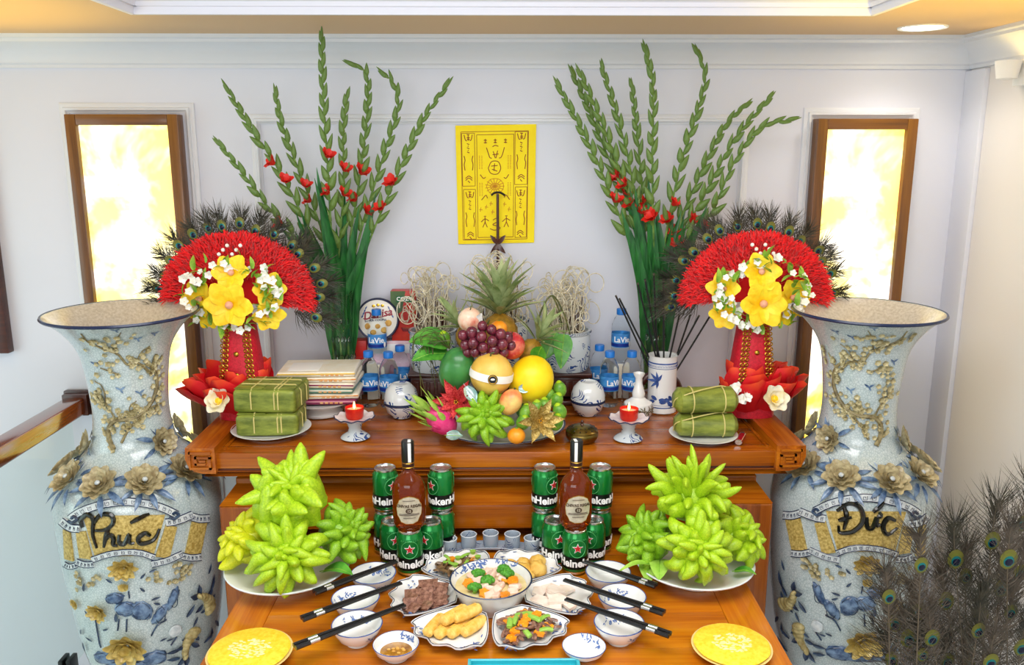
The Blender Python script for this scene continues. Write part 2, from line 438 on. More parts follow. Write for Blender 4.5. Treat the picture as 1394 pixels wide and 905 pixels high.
# slab: front rail, boards, back rail, raised ends
MB().bbox((0, .03, ZU - .021), (1.46, .06, .042), .003).build('slab_front_rail', H, A)
for i in range(4):
    MB().bbox((0, .0615 + .131 * i + .065, ZU - .022), (1.455, .1305, .04), .0015).build('slab_board', H, A)
MB().bbox((0, .29, ZU - .049), (1.56, .57, .012), .004, 3).build('slab_moulding', M_['groove_wood'], A)
pr = [(0, ZU - .063), (.012, ZU - .063), (.016, ZU - .058), (.012, ZU - .05), (0, ZU - .05)]
MB().sweep(pr, [(.765, .57, 0), (.765, .0, 0), (-.765, 0, 0), (-.765, .57, 0)]).build('slab_bead', H, A)
for s in (-1, 1):
    e = MB()
    pts = []
    x0, x1, z1, z0 = .728, .803, ZU + .02, ZU - .05
    prof = [(x0, z1), (x1, z1), (x1 + .002, z1 - .03), (x1 - .004, z0 + .022), (x1 - .018, z0 + .006), (x1 - .04, z0), (x0, z0)]
    e.add([(s * x, y, z) for y in (-.014, .585) for x, z in prof],
          [tuple(range(7)), tuple(range(13, 6, -1))] + [(i, (i + 1) % 7, 7 + (i + 1) % 7, 7 + i) for i in range(7)])
    end = e.build('raised_end', M_['honey_wood_deep'], A, ang=25)
    k = MB()
    def bar(ax, az, bx, bz, w=.006):
        k.box((s * (ax + bx) / 2, -.017, (az + bz) / 2), (abs(bx - ax) + w, .008, abs(bz - az) + w))
    u, zz = x0 + .012, ZU + .008
    bar(u, zz, u + .05, zz); bar(u + .052, zz, u + .052, zz - .036)
    bar(u, zz - .042, u + .05, zz - .042); bar(u + .0, zz - .012, u + .0, zz - .042)
    bar(u, zz - .013, u + .036, zz - .013); bar(u + .036, zz - .013, u + .036, zz - .03); bar(u + .014, zz - .03, u + .036, zz - .03); bar(u + .014, zz - .022, u + .024, zz - .022)
    k.build('key_carving', H, end, smooth=False)
    MB().box((s * .716, .28, ZU + .0015), (.006, .5, .003)).build('edge_bead', H, A)
# waist and shoulder below the slab
MB().bbox((0, .33, ZU - .075), (1.40, .47, .04), .004).build('waist', M_['groove_wood'], A)
MB().bbox((0, .32, ZU - .108), (1.416, .5, .028), .009, 3).build('waist_moulding', H, A)
m = MB(); a, b = (.735, .007, 1.126), (.705, .07, 1.165)
m.add([(-a[0], a[1], a[2]), (a[0], a[1], a[2]), (a[0], .57, a[2]), (-a[0], .57, a[2]), (-b[0], b[1], b[2]), (b[0], b[1], b[2]), (b[0], .56, b[2]), (-b[0], .56, b[2])],
      [(0, 1, 5, 4), (1, 2, 6, 5), (2, 3, 7, 6), (3, 0, 4, 7), (4, 5, 6, 7), (0, 3, 2, 1)])
m.build('shoulder', H, A, smooth=False)
# body: two side stiles down to the floor, a top rail with moulded panel, and the opening that takes the lower table
for s in (-1, 1):
    MB().bbox((s * .683, .285, .563), (.104, .56, 1.126), .008, 3).build('side_post', M_['honey_wood_up'], A)
    MB().bbox((s * .683, .045, .012), (.12, .1, .024), .004).build('foot', H, A)
MB().bbox((0, .035, 1.093), (1.262, .06, .066), .004).build('front_rail', H, A)
MB().sweep([(0, -.004), (.006, -.004), (.009, 0), (.006, .004), (0, .004)], [(.62, .005, 1.117), (-.62, .005, 1.117)]).build('rail_bead', H, A)
MB().sweep([(0, -.005), (.008, -.005), (.012, 0), (.008, .005), (0, .005)], [(.62, .005, 1.066), (-.62, .005, 1.066)]).build('rail_bead', H, A)
MB().box((0, .56, .6), (1.25, .02, 1.0)).build('back_panel', M_['groove_wood'], A)

# ================================================================== lower offering table
Tb = thing('offering_table', 'orange-brown wooden offering table standing in front of the altar', 'table', (XC, 0, 0))
y0, y1, hw = 1.36, 2.42, .603
for s in (-1, 1): MB().bbox((s * (hw - .045), (y0 + y1) / 2, ZL - .018), (.09, y1 - y0, .036), .004).build('top_stile', M_['table_wood_side'], Tb)
MB().bbox((0, y0 + .045, ZL - .018), (2 * hw - .181, .09, .0355), .003).build('top_rail', M_['table_wood'], Tb)
npl = 7; pw = (y1 - y0 - .09) / npl
for i in range(npl):
    MB().bbox((0, y0 + .09 + pw * (i + .5), ZL - .018), (2 * hw - .181, pw - .0006, .0355), .001).build('top_plank', M_['table_wood'], Tb)
MB().bbox((0, y0 + .05, ZL - .085), (2 * hw - .1, .024, .09), .004).build('apron', M_['table_wood'], Tb)
for s in (-1, 1):
    MB().bbox((s * (hw - .06), (y0 + y1) / 2, ZL - .085), (.024, y1 - y0 - .1, .09), .004).build('apron', M_['table_wood_side'], Tb)
    for y in (y0 + .05, y1 - .1): MB().bbox((s * (hw - .055), y, (ZL - .036) / 2), (.06, .06, ZL - .036), .006).build('leg', M_['honey_wood_up'], Tb)
# ================================================================== petals, flowers, leaves (shared)
def petal(m, L, Wd, M, cup=.25, curl=.2, n=4, point=.0, wave=0.):
    vs = []; fs = []; k = 4
    for i in range(n + 1):
        u = i / n
        w = Wd / 2 * (sin(PI * (.10 + lerp(.66, .82, min(1, point * 1.5)) * u)) ** .75) * (1 - point * u ** 3)
        for j in range(k + 1):
            v = j / k * 2 - 1
            vs.append((L * (u - lerp(.24, .06, min(1, point * 1.5)) * v * v * u ** 3), v * w, curl * L * u * u + cup * w * v * v + wave * L * sin(5 * v + 6 * u) * u))
    for i in range(n):
        for j in range(k): a = i * (k + 1) + j; fs.append((a, a + k + 1, a + k + 2, a + 1))
    m.add(vs, fs, M)
def flower(m, rings, M=None, rs=None, wave=.02):
    "rings: (count, petal length, width, tilt up from flat, start radius, curl)"
    M = M or Matrix()
    for q, (n, L, Wd, tilt, r0, curl) in enumerate(rings):
        for i in range(n):
            a = 2 * PI * (i + .5 * (q % 2)) / n + (rnd(-.12, .12))
            petal(m, L * rnd(.92, 1.06), Wd, M @ Rz(a) @ T(r0, 0, .0015 * q) @ Ry(-tilt), .3, curl, wave=wave)
def leafm(m, pts, w, fold=.25, n=None, side=(0, 0, 1), point=1.):
    "leaf blade along a 3-D path, folded along the midrib"
    p = [Vector(q) for q in pts]; N = len(p) - 1; vs = []; fs = []
    for i, q in enumerate(p):
        t = (p[min(i + 1, N)] - p[max(i - 1, 0)]).normalized(); s = t.cross(Vector(side))
        s = s.normalized() if s.length > 1e-5 else t.orthogonal().normalized(); nn = s.cross(t)
        u = i / N; ww = w / 2 * max(.03, (sin(PI * min(1, .12 + .88 * u ** .9)) ** .8 if point else 1))
        vs += [q - s * ww + nn * ww * fold, q, q + s * ww + nn * ww * fold]
    for i in range(N):
        a = i * 3; fs += [(a, a + 3, a + 4, a + 1), (a + 1, a + 4, a + 5, a + 2)]
    m.add(vs, fs)

# ================================================================== the two big floor vases
n = NT('vase_glaze'); co = n.coord()
vo = n.new('ShaderNodeTexVoronoi', feature='DISTANCE_TO_EDGE'); vo.inputs['Scale'].default_value = 150; n.link(co, vo.inputs['Vector'])
f1 = n.ramp(vo.outputs['Distance'], [(0, 'a0acb0'), (.05, 'bccacd'), (.2, 'cfd8d9')])
f2 = n.ramp(n.noise(co, 6, 3), [(.35, 'e6eeee'), (.65, 'ffffff')])
mx = n.new('ShaderNodeMix', data_type='RGBA', blend_type='MULTIPLY'); mx.inputs['Factor'].default_value = .8; n.link(f1, mx.inputs[6]); n.link(f2, mx.inputs[7])
n.link(mx.outputs[2], n.b.inputs['Base Color']); n.bump(vo.outputs['Distance'], .12, .002); n.set(Roughness=.16); n.b.inputs['Coat Weight'].default_value = .5; M_['vase_glaze'] = n.m
mat('vase_inside', 'b9b1a0', .22, c2='d2ccbf', sc=140, coat=.3)
mat('relief_gold', '8d7a45', .38, c2='c9b981', sc=70, bump=.4, bsc=200, coat=.3)
mat('relief_cream', '9a8e62', .36, c2='cfc59a', sc=60, bump=.3, bsc=200, coat=.3)
mat('relief_yellow', 'b79a46', .36, c2='dfc97c', sc=60, bump=.3, bsc=200, coat=.3)
mat('relief_peony', '9c8c68', .36, c2='d0c49a', sc=55, bump=.35, bsc=160, coat=.3)
mat('relief_blue', '2b466f', .3, c2='7c98b8', sc=45, coat=.4)
mat('relief_navy', '17233c', .3, c2='3c5474', sc=40, coat=.4)
mat('relief_bark', '5f5334', .45, c2='a09369', sc=60, bump=.5, bsc=200)
mat('relief_white', 'b5c0c6', .3, c2='dfe5e6', sc=60, coat=.3)
mat('banner_gold', '9c8136', .45, c2='d8c074', sc=150, bump=.6, bsc=300)
mat('ink_black', '11140f', .25, coat=.4)
VP = [(0, .135), (.03, .136), (.06, .125), (.1, .112), (.2, .100), (.3, .106), (.45, .128), (.588, .156), (.717, .183), (.832, .199), (.968, .211), (1.078, .216), (1.12, .2135), (1.164, .2035), (1.2, .182), (1.229, .150), (1.262, .118), (1.292, .104), (1.355, .096), (1.417, .098), (1.478, .104), (1.52, .1115), (1.55, .123), (1.578, .141), (1.6, .160), (1.616, .178), (1.628, .192)]
_vp = [(q.x, q.y) for q in smooth_path([(a, b, 0) for a, b in VP], 4)]
def VR(z): return interp(_vp, z)
def vs_(u, z, h=0.): r = VR(z) + h; return Vector((r * sin(u), -r * cos(u), z))
def vframe(u, z, h=0., roll=0.):
    p = vs_(u, z, h); d = (VR(z + .004) - VR(z - .004)) / .008
    nrm = Vector((sin(u), -cos(u), -d)).normalized()
    x = Vector((cos(u), sin(u), 0)); y = nrm.cross(x)
    return T(*p) @ Matrix((x, y, nrm)).transposed().to_4x4() @ Rz(roll)
VC = Vector((-1.0, 2.2, 0))
def uz(px, py, C=VC):
    "where the ray through a pixel meets the vase standing at C -> (u, z)"
    o = Vector((0, 0, ZC)) - C; d = _ray(px, py)
    tc = -(o.x * d.x + o.y * d.y) / (d.x ** 2 + d.y ** 2); prev = None; t = tc - .32
    while t < tc:
        p = o + d * t; g = math.hypot(p.x, p.y) - VR(min(1.628, max(0, p.z)))
        if g <= 0: break
        t += .002
    p = o + d * t
    return math.atan2(p.x, -p.y), p.z
def Z4(x, y): return uz(80 + x / 3.413, 640 + y / 3.413)     # points read off enlarged views of the left vase
def Z7(x, y): return uz(60 + x / 3.35, 390 + y / 3.35)
def ribbon(m, path, hw, conv, h=.003, mir=1):
    "flat raised ribbon along points measured on the vase"
    pp = smooth_path([(x, y, 0) for x, y in path], 5); L = []
    for i, q in enumerate(pp):
        t = (pp[min(i + 1, len(pp) - 1)] - pp[max(i - 1, 0)]).normalized(); s = Vector((-t.y, t.x, 0)) * hw
        row = []
        for e in (-1, -.4, .4, 1):
            u, z = conv(*(q + s * e)[:2]); row.append((mir * u, z))
        L.append(row)
    m.patch(lambda a, b, hh=0: vs_(*L[round(a * (len(L) - 1))][round(b * 3)], hh), len(L) - 1, 3, th=h)
    return L
def quad(m, c, conv, h=.003, mir=1, k=6):
    "raised patch with four corners: top left, top right, bottom right, bottom left"
    tl, tr, br, bl = [Vector((*p, 0)) for p in c]
    def fn(a, b, hh=0):
        q = tl.lerp(tr, a).lerp(bl.lerp(br, a), b); u, z = conv(q.x, q.y); return vs_(mir * u, z, hh)
    m.patch(fn, k, k, th=h)
def stroke(m, path, conv, r, h=.003, mir=1, n=5, taper=None, seg=6):
    pp = smooth_path([(x, y, 0) for x, y in path], n); pts = []
    for q in pp: u, z = conv(q.x, q.y); pts.append(vs_(mir * u, z, h))
    k = len(pts); rr = [r * (interp(taper, i / (k - 1)) if taper else 1) for i in range(k)]
    m.tube(pts, rr, seg); return pts

_PHUC = [[(118, 262), (110, 228), (138, 202), (166, 225), (164, 290), (182, 356)], [(168, 244), (198, 204), (246, 204), (256, 240), (224, 270), (176, 276)],
         [(236, 268), (224, 300), (214, 352)], [(216, 326), (240, 297), (258, 312), (256, 340), (276, 346)],
         [(284, 296), (284, 330), (308, 336), (328, 296), (330, 330), (352, 336)], [(424, 300), (400, 288), (370, 312), (384, 336), (440, 318), (466, 268)], [(335, 240), (380, 216), (420, 198)]]
_DUC = [[(314, 338), (322, 376), (312, 418)], [(288, 352), (330, 326), (370, 342), (378, 388), (346, 424), (300, 430), (294, 404)], [(294, 386), (316, 380), (340, 374)],
        [(392, 374), (394, 410), (412, 412), (426, 376), (426, 404), (440, 400)], [(428, 376), (440, 368), (436, 356)], [(492, 386), (466, 378), (448, 408), (464, 436), (498, 412)], [(414, 356), (434, 340), (452, 322)]]
def big_vase(C, mir, text, label):
    t = thing('floor_vase', label, 'vase', C, group='tall relief floor vases')
    MB().lathe([(0, .002)] + [(b, a) for a, b in _vp] + [(.1905, 1.6295), (.188, 1.627), (.17, 1.612), (.150, 1.594), (.132, 1.572), (.112, 1.54), (.1, 1.50), (.094, 1.44), (.09, 1.35), (.1, 1.25), (.0, 1.22)], 72).build('body', M_['vase_glaze'], t, ang=60)
    MB().lathe([(.1885, 1.6285), (.17, 1.613), (.150, 1.595), (.132, 1.573), (.112, 1.541), (.1, 1.501), (.0945, 1.44)], 72).build('inner_glaze', M_['vase_inside'], t)
    MB().lathe([(.1925, 1.622), (.1955, 1.6255), (.1935, 1.6305), (.189, 1.6298)], 72).build('rim_line', M_['navy_line'], t)
    # plum branches on the neck
    br = MB(); bl = MB(); tips = []
    for path, r in ([[(320, 740), (300, 690), (300, 640), (330, 610), (400, 600), (450, 570), (490, 520), (510, 450), (500, 380), (460, 350)], .007],
                    [[(355, 710), (380, 660), (420, 610), (470, 560), (530, 530)], .004], [[(490, 400), (430, 350), (380, 355), (340, 310), (290, 290)], .004], [[(290, 290), (240, 270), (200, 250), (170, 215)], .003],
                    [[(340, 400), (300, 385), (260, 370)], .0025], [[(500, 380), (520, 340), (535, 310)], .0025], [[(330, 610), (290, 540), (255, 510), (240, 470)], .003], [[(290, 540), (270, 460), (235, 430)], .002], [[(420, 345), (440, 300), (480, 270)], .002], [[(330, 310), (330, 250), (350, 210)], .002], [[(400, 600), (390, 550), (420, 520)], .002]):
        p = stroke(br, path, Z7, r, .002, mir, taper=[(0, 1), (1, .6)]); tips += p[2:]
    tag(br.build('plum_branch', M_['relief_bark'], t), kind='stuff')
    for p in tips:
        for _ in range(2 if rnd() < .62 else 0):
            z = p.z + rnd(-.02, .02); u = math.atan2(p.x, -p.y) + rnd(-.2, .2)
            if z > 1.25 and z < 1.60: flower(bl, [(5, .0085, .008, .5, .001, .1)], vframe(u, z, .002, rnd(0, 6)) @ S(rnd(.7, 1.15)))
    tag(bl.build('plum_blossom', M_['relief_cream'], t, ang=80), kind='stuff')
    for x, y in ((425, 240), (500, 215), (350, 470), (435, 485), (325, 200), (235, 355)):
        u, z = Z7(x, y); bd = MB()
        for s in (-1, 1): petal(bd, .016, .006, vframe(mir * u, z, .0015, PI / 2 + s * .95) , .1, .1, point=.8)
        petal(bd, .012, .005, vframe(mir * u, z, .0015, -PI / 2 + .5), .1, .1, point=.8)
        bd.build('swallow', M_['relief_blue'], t)
    # peonies and their leaves
    lm = MB(); petal(lm, .055, .017, Matrix(), .4, -.12, point=.8); lme = lm.mesh('peony_leaf', M_['relief_blue'], ang=80)
    spots = [(k * 36 - 5, 1.213, 1.) for k in range(10)] + [(-66, 1.283, .78), (60, 1.288, .8), (130, 1.285, .8), (-140, 1.285, .8)]
    for deg, z, sc in spots:
        u = mir * R(deg + rnd(-2, 2)); f = MB()
        flower(f, [(9, .046, .036, .22, .006, .18), (8, .036, .031, .5, .004, .15), (7, .026, .025, .85, .003, .1), (5, .015, .016, 1.2, .002, 0)])
        q = f.build('peony', M_['relief_peony'], t, vframe(u, z, .006) @ S(sc), ang=80)
        MB().ball((0, 0, .017), (.007, .007, .005), 10, 6).build('peony_centre', M_['relief_white'], q)
        for k in range(9):
            obj('peony_leaf', lme, q, S(1 / sc) @ (T(0, 0, -.004) @ Rz(2 * PI * (k + rnd(-.3, .3)) / 9) @ T(.03 * sc, 0, 0) @ S(sc * rnd(.85, 1.15))))
    # banner with the word
    if mir == 1: cw, sc_, word = Z4, 1., _PHUC
    else:
        word = _DUC
        def cw(x, y): return uz(1030 + x / 2.624, 560 + y / 2.624, Vector(C))
    g = MB(); w = MB(); ln = MB()
    quad(g, [(118, 212), (492, 205), (440, 392), (172, 400)], Z4, .003, mir, 10)
    g.build('banner_field', M_['banner_gold'], t)
    for c in ([(496, 250), (546, 262), (512, 404), (448, 398)], [(616, 236), (684, 240), (652, 392), (582, 388)], [(86, 285), (128, 280), (162, 412), (104, 402)], [(28, 272), (58, 285), (74, 420), (34, 408)]):
        g = MB(); quad(g, c, Z4, .005, mir); g.build('banner_fold', M_['banner_gold'], t)
    for path, hw in (([(60, 222), (110, 188), (200, 156), (300, 142), (400, 150), (480, 172), (545, 204)], 17), ([(160, 412), (230, 388), (310, 376), (380, 380), (445, 402)], 13), ([(494, 240), (550, 230), (615, 204)], 17),
                     ([(430, 432), (500, 416), (570, 384)], 14), ([(612, 214), (650, 224), (692, 222)], 18), ([(568, 396), (612, 404), (656, 400)], 15), ([(18, 232), (60, 262), (104, 268)], 17), ([(88, 420), (128, 434), (168, 432)], 14), ([(34, 432), (60, 444), (92, 436)], 12)):
        g = MB(); L = ribbon(g, path, hw, Z4, .0055, mir); b = g.build('banner_band', M_['relief_white'], t)
        e = MB()
        for c in (0, 3): e.tube([vs_(*r[c], .005) for r in L], .0014, 5)
        for i in range(1, len(L) - 1, 2):
            (ua, za), (ub, zb) = L[i][0], L[i][3]; (uc, zc) = L[i + 1][0]
            pt = lambda a, b: vs_(ua + (ub - ua) * a + (uc - ua) * b, za + (zb - za) * a + (zc - za) * b, .0057)
            e.tube([pt(.25, 0), pt(.75, 0), pt(.75, .8), pt(.35, .8), pt(.35, .35), pt(.55, .35)], .0008, 4)
        tag(e.build('key_pattern', M_['navy_line'], b), kind='stuff')
    for x, y in ((75, 222), (532, 205)):
        cu = MB(); stroke(cu, [(x - 22, y + 10), (x, y + 16), (x + 20, y), (x + 4, y - 12), (x - 8, y - 2)], Z4, .004, .006, mir); cu.build('banner_curl', M_['relief_navy'], t)
    tx = MB(); k = .0060 if mir == 1 else .0060
    for path in word: stroke(tx, path, cw, k, .0045, 1, 5, [(0, .75), (.3, 1.15), (.7, 1), (1, .6)], 7)
    tg(tx.build('lettering', M_['ink_black'], t), text)
    # lotus, lotus leaves, cranes, fish below the banner
    for x, y, s in ((305, 452, 1.0), (190, 652, .85), (322, 812, 1.55), (85, 615, .5)):
        u, z = Z4(x, y); f = MB()
        flower(f, [(9, .038, .021, .25, .004, .3), (8, .031, .02, .6, .003, .25), (6, .022, .017, 1.0, .002, .15)])
        q = f.build('lotus', M_['relief_yellow'], t, vframe(mir * u, z, .003) @ S(s, s * .85, s * .7), ang=80)
    f = MB(); u, z = Z4(305, 542)
    for a in range(6): petal(f, .024, .014, vframe(mir * u, z - .008, .006, PI / 2 + (a - 2.5) * .22), .5, .1, point=.6)
    f.build('lotus_bud', M_['relief_yellow'], t)
    def blobs(name, items, mt):
        for x, y, rx, ry, ro in items:
            b = MB(); u, z = Z4(x, y); b.ball((0, 0, 0), (rx, ry, .009), 18, 10, vframe(mir * u, z, .002, mir * ro), fn=lambda d: 1 + .3 * noise.noise(d * 3.5 + Vector((x, y, 0))))
            q = b.build(name, mt, t, ang=70)
            for k in range(4): e = MB(); e.tube([vs_(mir * u + rx / VR(z) * .85 * cos(a_), z + ry * .85 * sin(a_), .0055 + .004 * sin(j_ * PI / 4)) for j_, a_ in [(j, 1.57 * k + j * .35) for j in range(5)]], .0011, 4); e.build('leaf_vein', M_['relief_navy'], q)
    blobs('lotus_leaf', [(262, 592, .024, .016, .2), (312, 640, .026, .022, 0), (385, 650, .024, .030, .5), (470, 665, .014, .03, -.7), (530, 590, .011, .032, -.45), (215, 870, .034, .02, 0), (440, 870, .034, .022, 0), (320, 895, .05, .012, 0)], M_['relief_blue'])
    for x, y, ro, s in ((672, 612, -.95, 1.15), (606, 806, 1.2, 1.1)):
        u, z = Z4(x, y); M = vframe(mir * u, z, .003, ro if mir == 1 else PI - ro) @ S(s); f = MB()
        for k in range(7): q = k / 6; f.ball((lerp(.034, -.03, q), .010 * sin(q * 3), 0), (.012, lerp(.019, .006, q) * (1.15 if k in (1, 2) else 1), .010), 10, 6)
        cp = f.build('carp', M_['relief_gold'], t, M, ang=70)
        for a, px_, py_, L in ((2.6, -.03, .0, .034), (3.6, -.03, 0, .034), (1.9, .0, .010, .03), (-1.9, .0, -.006, .028), (1.7, .018, .010, .022), (-2.2, .02, -.008, .02)):
            f = MB(); petal(f, L, L * .5, T(px_, py_, 0) @ Rz(a), .3, .05, point=.4); f.build('fin', M_['relief_navy'], cp, ang=80)
        MB().ball((.038, .004, .006), .003, 8, 5).build('eye', M_['ink_black'], cp)
    for x, y, a, L in ((700, 560, 1.3, .05), (640, 680, -2.2, .03), (720, 700, -.9, .04), (560, 830, 3.0, .04), (670, 800, .4, .04), (430, 600, .2, .024), (470, 620, 2.6, .02), (150, 680, 2.2, .024), (210, 740, .4, .02), (160, 790, 2.8, .024), (470, 790, .3, .02), (500, 790, .1, .02), (560, 870, 2.8, .04), (680, 860, .6, .05), (120, 560, 1.2, .03), (250, 520, 2.4, .02), (380, 500, .8, .02), (420, 470, .3, .02), (110, 760, 1.0, .03), (130, 840, 1.3, .04), (270, 700, 1.4, .03), (400, 560, 2.2, .02), (590, 680, .9, .04), (690, 480, 1.2, .03), (240, 860, .9, .045), (390, 860, 2.2, .045), (700, 780, 1.6, .04)):
        lf = MB(); u, z = Z4(x, y); petal(lf, L, L * .34, vframe(mir * u, z, .003, a if mir == 1 else PI - a), .4, .05, point=.7); lf.build('water_leaf', M_['relief_navy'], t, ang=80)
    for path in ([(282, 690), (276, 740)], [(318, 690), (316, 745)], [(170, 660), (190, 780), (200, 820)], [(500, 690), (455, 720), (430, 765)], [(545, 770), (520, 810)], [(325, 560), (330, 590)]):
        lf = MB(); stroke(lf, path if len(path) > 2 else [path[0], ((path[0][0] + path[1][0]) / 2, (path[0][1] + path[1][1]) / 2), path[1]], Z4, .0022, .003, mir, 4); lf.build('water_stem', M_['relief_navy'], t)
    wb = MB()
    for cx, cy, w_, h_ in ((140, 510, 60, 40), (495, 495, 90, 25), (570, 450, 40, 25)):
        for _ in range(13):
            u, z = Z4(cx + rnd(-w_, w_), cy + rnd(-h_, h_)); flower(wb, [(5, .008, .008, .5, .001, .1)], vframe(mir * u, z, .002, rnd(0, 6)))
    tag(wb.build('white_blossom', M_['relief_cream'], t, ang=80), kind='stuff')
    u, z = Z4(540, 745); MB().lathe([(.0, .006), (.006, .006), (.016, .004), (.018, 0)], 12, vframe(mir * u, z, .002)).build('seed_pod', M_['relief_white'], t)
def tg(o, s): o['label'] = s
big_vase((-1.0, 2.2, 0), 1, 'black raised word Phúc', 'tall blue and gold relief vase lettered Phúc beside the handrail')
big_vase((.977, 2.2, 0), -1, 'black raised word Đức', 'tall blue and gold relief vase lettered Đức beside the peacock feathers')
# ================================================================== gladioli in glass vases
mat('glad_green', '3f6a28', .45, c2='7f9f4c', sc=35)
mat('glad_bud', '375c1e', .42, c2='7d9a48', sc=60)
mat('glad_leaf', '14481f', .35, c2='2f7a36', sc=16, mscale=(4, 4, .6))
mat('glad_red', 'd01414', .45, c2='f03a2a', sc=60, sss=.1)
mat('water', 'e6eedd', .02, trans=1, ior=1.2)
b = MB().lathe([(0, 0), (.55, .06), (1, .3), (.92, .5), (.55, .78), (.22, .93), (0, 1)], 8, fn=lambda r, z, a: (r, z))
BUD = b.mesh('bud', M_['glad_bud'], ang=80)
b = MB(); flower(b, [(3, .95, .75, 1.0, .03, -.25), (3, .85, .7, 1.2, .03, -.2)], wave=.05); BLOOM = b.mesh('bloom', M_['glad_red'], ang=80)
def gladiolus(base, pts, tip_y, blooms, label, group, start=.45, leaves=2):
    "base: world point in the vase; pts: measured (px, py) from low to tip; tip_y: depth of the tip"
    W_ = [Vector(base)]; k = len(pts)
    for i, (x, y) in enumerate(pts): W_.append(at(x, y, lerp(base[1], tip_y, (i + 1) / k)))
    path = smooth_path(W_, 8); N = len(path) - 1
    t = thing('gladiolus', label, 'flower', base, group=group); o = Vector(base)
    MB().tube([p - o for p in path], [lerp(.0045, .0016, i / N) for i in range(N + 1)], 7).build('stalk', M_['glad_green'], t)
    acc = [0.]
    for a, c in zip(path, path[1:]): acc.append(acc[-1] + (c - a).length)
    L = acc[-1]
    def where(f):
        s = f * L
        for i in range(N):
            if acc[i + 1] >= s: u = (s - acc[i]) / (acc[i + 1] - acc[i]); return path[i].lerp(path[i + 1], u), (path[i + 1] - path[i]).normalized()
        return path[-1], (path[-1] - path[-2]).normalized()
    f = start; sd = 1
    while f < .985:
        p, d = where(f); u = (f - start) / (1 - start); sz = lerp(.060, .034, u)
        M = T(*(p - o)) @ frame(d, (0, -1, 0)) @ Rz(rnd(-.4, .4)) @ Ry(sd * lerp(.42, .16, u)) @ S(lerp(.0108, .006, u) * rnd(.85, 1.25), lerp(.0095, .005, u), sz * rnd(.95, 1.25))
        obj('bud', BUD, t, M); sd = -sd; f += sz * rnd(.46, .62) / L
    for f in blooms:
        p, d = where(f + .06); sg = rnd(-1, 1)
        M = T(*(p - o + Vector((0, -.006, 0)))) @ frame((d + Vector((.8 * (1 if sg > 0 else -1), -.7, .0)))) @ S(rnd(.028, .040))
        obj('bloom', BLOOM, t, M)
    for i in range(leaves):
        u = rnd(.40, .62); p, d = where(u); lm = MB(); e = p + Vector((rnd(-.05, .05), rnd(-.03, .01), rnd(.0, .05)))
        mid = where(u * .6)[0] + Vector((rnd(-.012, .012), -.008, 0)); b0 = where(.1)[0]
        leafm(lm, [q - o for q in smooth_path([b0, mid, e], 6)], rnd(.028, .040), .3, side=(0, -1, .1)); lm.build('leaf', M_['glad_leaf'], t, ang=80)
    tp, d = where(1.); obj('bud', BUD, t, T(*(tp - o - d * .03)) @ frame(d) @ S(.005, .005, .05))

def glass_vase(px, py_top, Y, rt, rb, label, waist=.9):
    top = at(px, py_top, Y); h = top.z - ZU; x = top.x
    t = thing('glass_vase', label, 'vase', (x, Y, ZU + .001), group='glass flower vases')
    def scal(r, z, a): return r * (1 + .025 * cos(10 * a) * (1 if z > h * .1 else 0)), z + (.006 * cos(10 * a) if z > h * .97 else 0)
    MB().lathe([(0, 0), (rb, 0), (rb * 1.04, h * .08), (rb * waist, h * .35), (rb, h * .62), (rt * .92, h * .9), (rt, h), (rt - .004, h), (rt * .92 - .004, h * .9), (rb - .004, h * .62), (rb * waist - .004, h * .35), (rb - .002, h * .1), (0, h * .08)], 40, fn=scal).build('body', M_['glass'], t)
    for i in range(12):
        for k in range(3):
            a = 2 * PI * i / 12 + k * .26; z = h * (.4 + .17 * k); r = interp([(0, rb), (h * .35, rb * waist), (h * .62, rb), (h * .9, rt * .92)], z)
            MB().ball((0, 0, 0), (.007, .004, .011), 8, 5, T(r * cos(a), r * sin(a), z) @ Rz(a + PI / 2)).build('cut_facet', M_['glass'], t)
    return Vector((x, Y, ZU)), h
gv, gh = glass_vase(464, 396, 2.58, .052, .038, 'tall cut glass vase full of gladiolus stems behind the stacked packets')
gL = 'gladiolus stems in the glass vase by the round tin'
LEFT = [([(428, 330), (380, 232), (345, 180), (306, 115)], 2.50, (.62, .68), 'leaning gladiolus stem with red blooms, second lowest on its outer side'),
        ([(412, 335), (370, 288), (330, 235), (296, 192)], 2.47, (.60,), 'gladiolus stem leaning out lowest towards the onyx panel'),
        ([(440, 320), (404, 225), (384, 170), (374, 122)], 2.54, (.58, .63), 'gladiolus stem with pale tip between the leaning and the tallest stems'),
        ([(452, 330), (446, 225), (440, 130), (438, 44)], 2.46, (.52, .62), 'tallest gladiolus stem, upright and reaching the crown moulding'),
        ([(462, 340), (468, 250), (467, 185), (472, 130)], 2.52, (.62, .7), 'straight gladiolus stem with short pale tip beside the tallest one'),
        ([(476, 330), (490, 240), (500, 150), (498, 100), (474, 86)], 2.55, (.52, .60), 'gladiolus stem whose tip hooks over beside the wall panel'),
        ([(490, 320), (518, 225), (541, 150), (536, 115), (519, 97)], 2.56, (.50,), 'gladiolus stem with curled tip, between hooked and spreading stems'),
        ([(500, 335), (540, 240), (575, 165), (612, 111)], 2.53, (.52, .60), 'gladiolus stem with a fully open red bloom leaning towards the yellow print')]
for i, (p, ty, bl, lb) in enumerate(LEFT):
    gladiolus(gv + Vector(((i - 3.5) * .006, (i % 3 - 1) * .012, .03)), [(462 + (i - 3.5) * 5, 400)] + p, ty, bl, lb, gL, .5, 3)
gv, gh = glass_vase(893, 392, 2.582, .056, .042, 'tall glass vase of gladiolus behind the blue bamboo-painted tube')
gR = 'gladiolus stems in the glass vase by the incense tube'
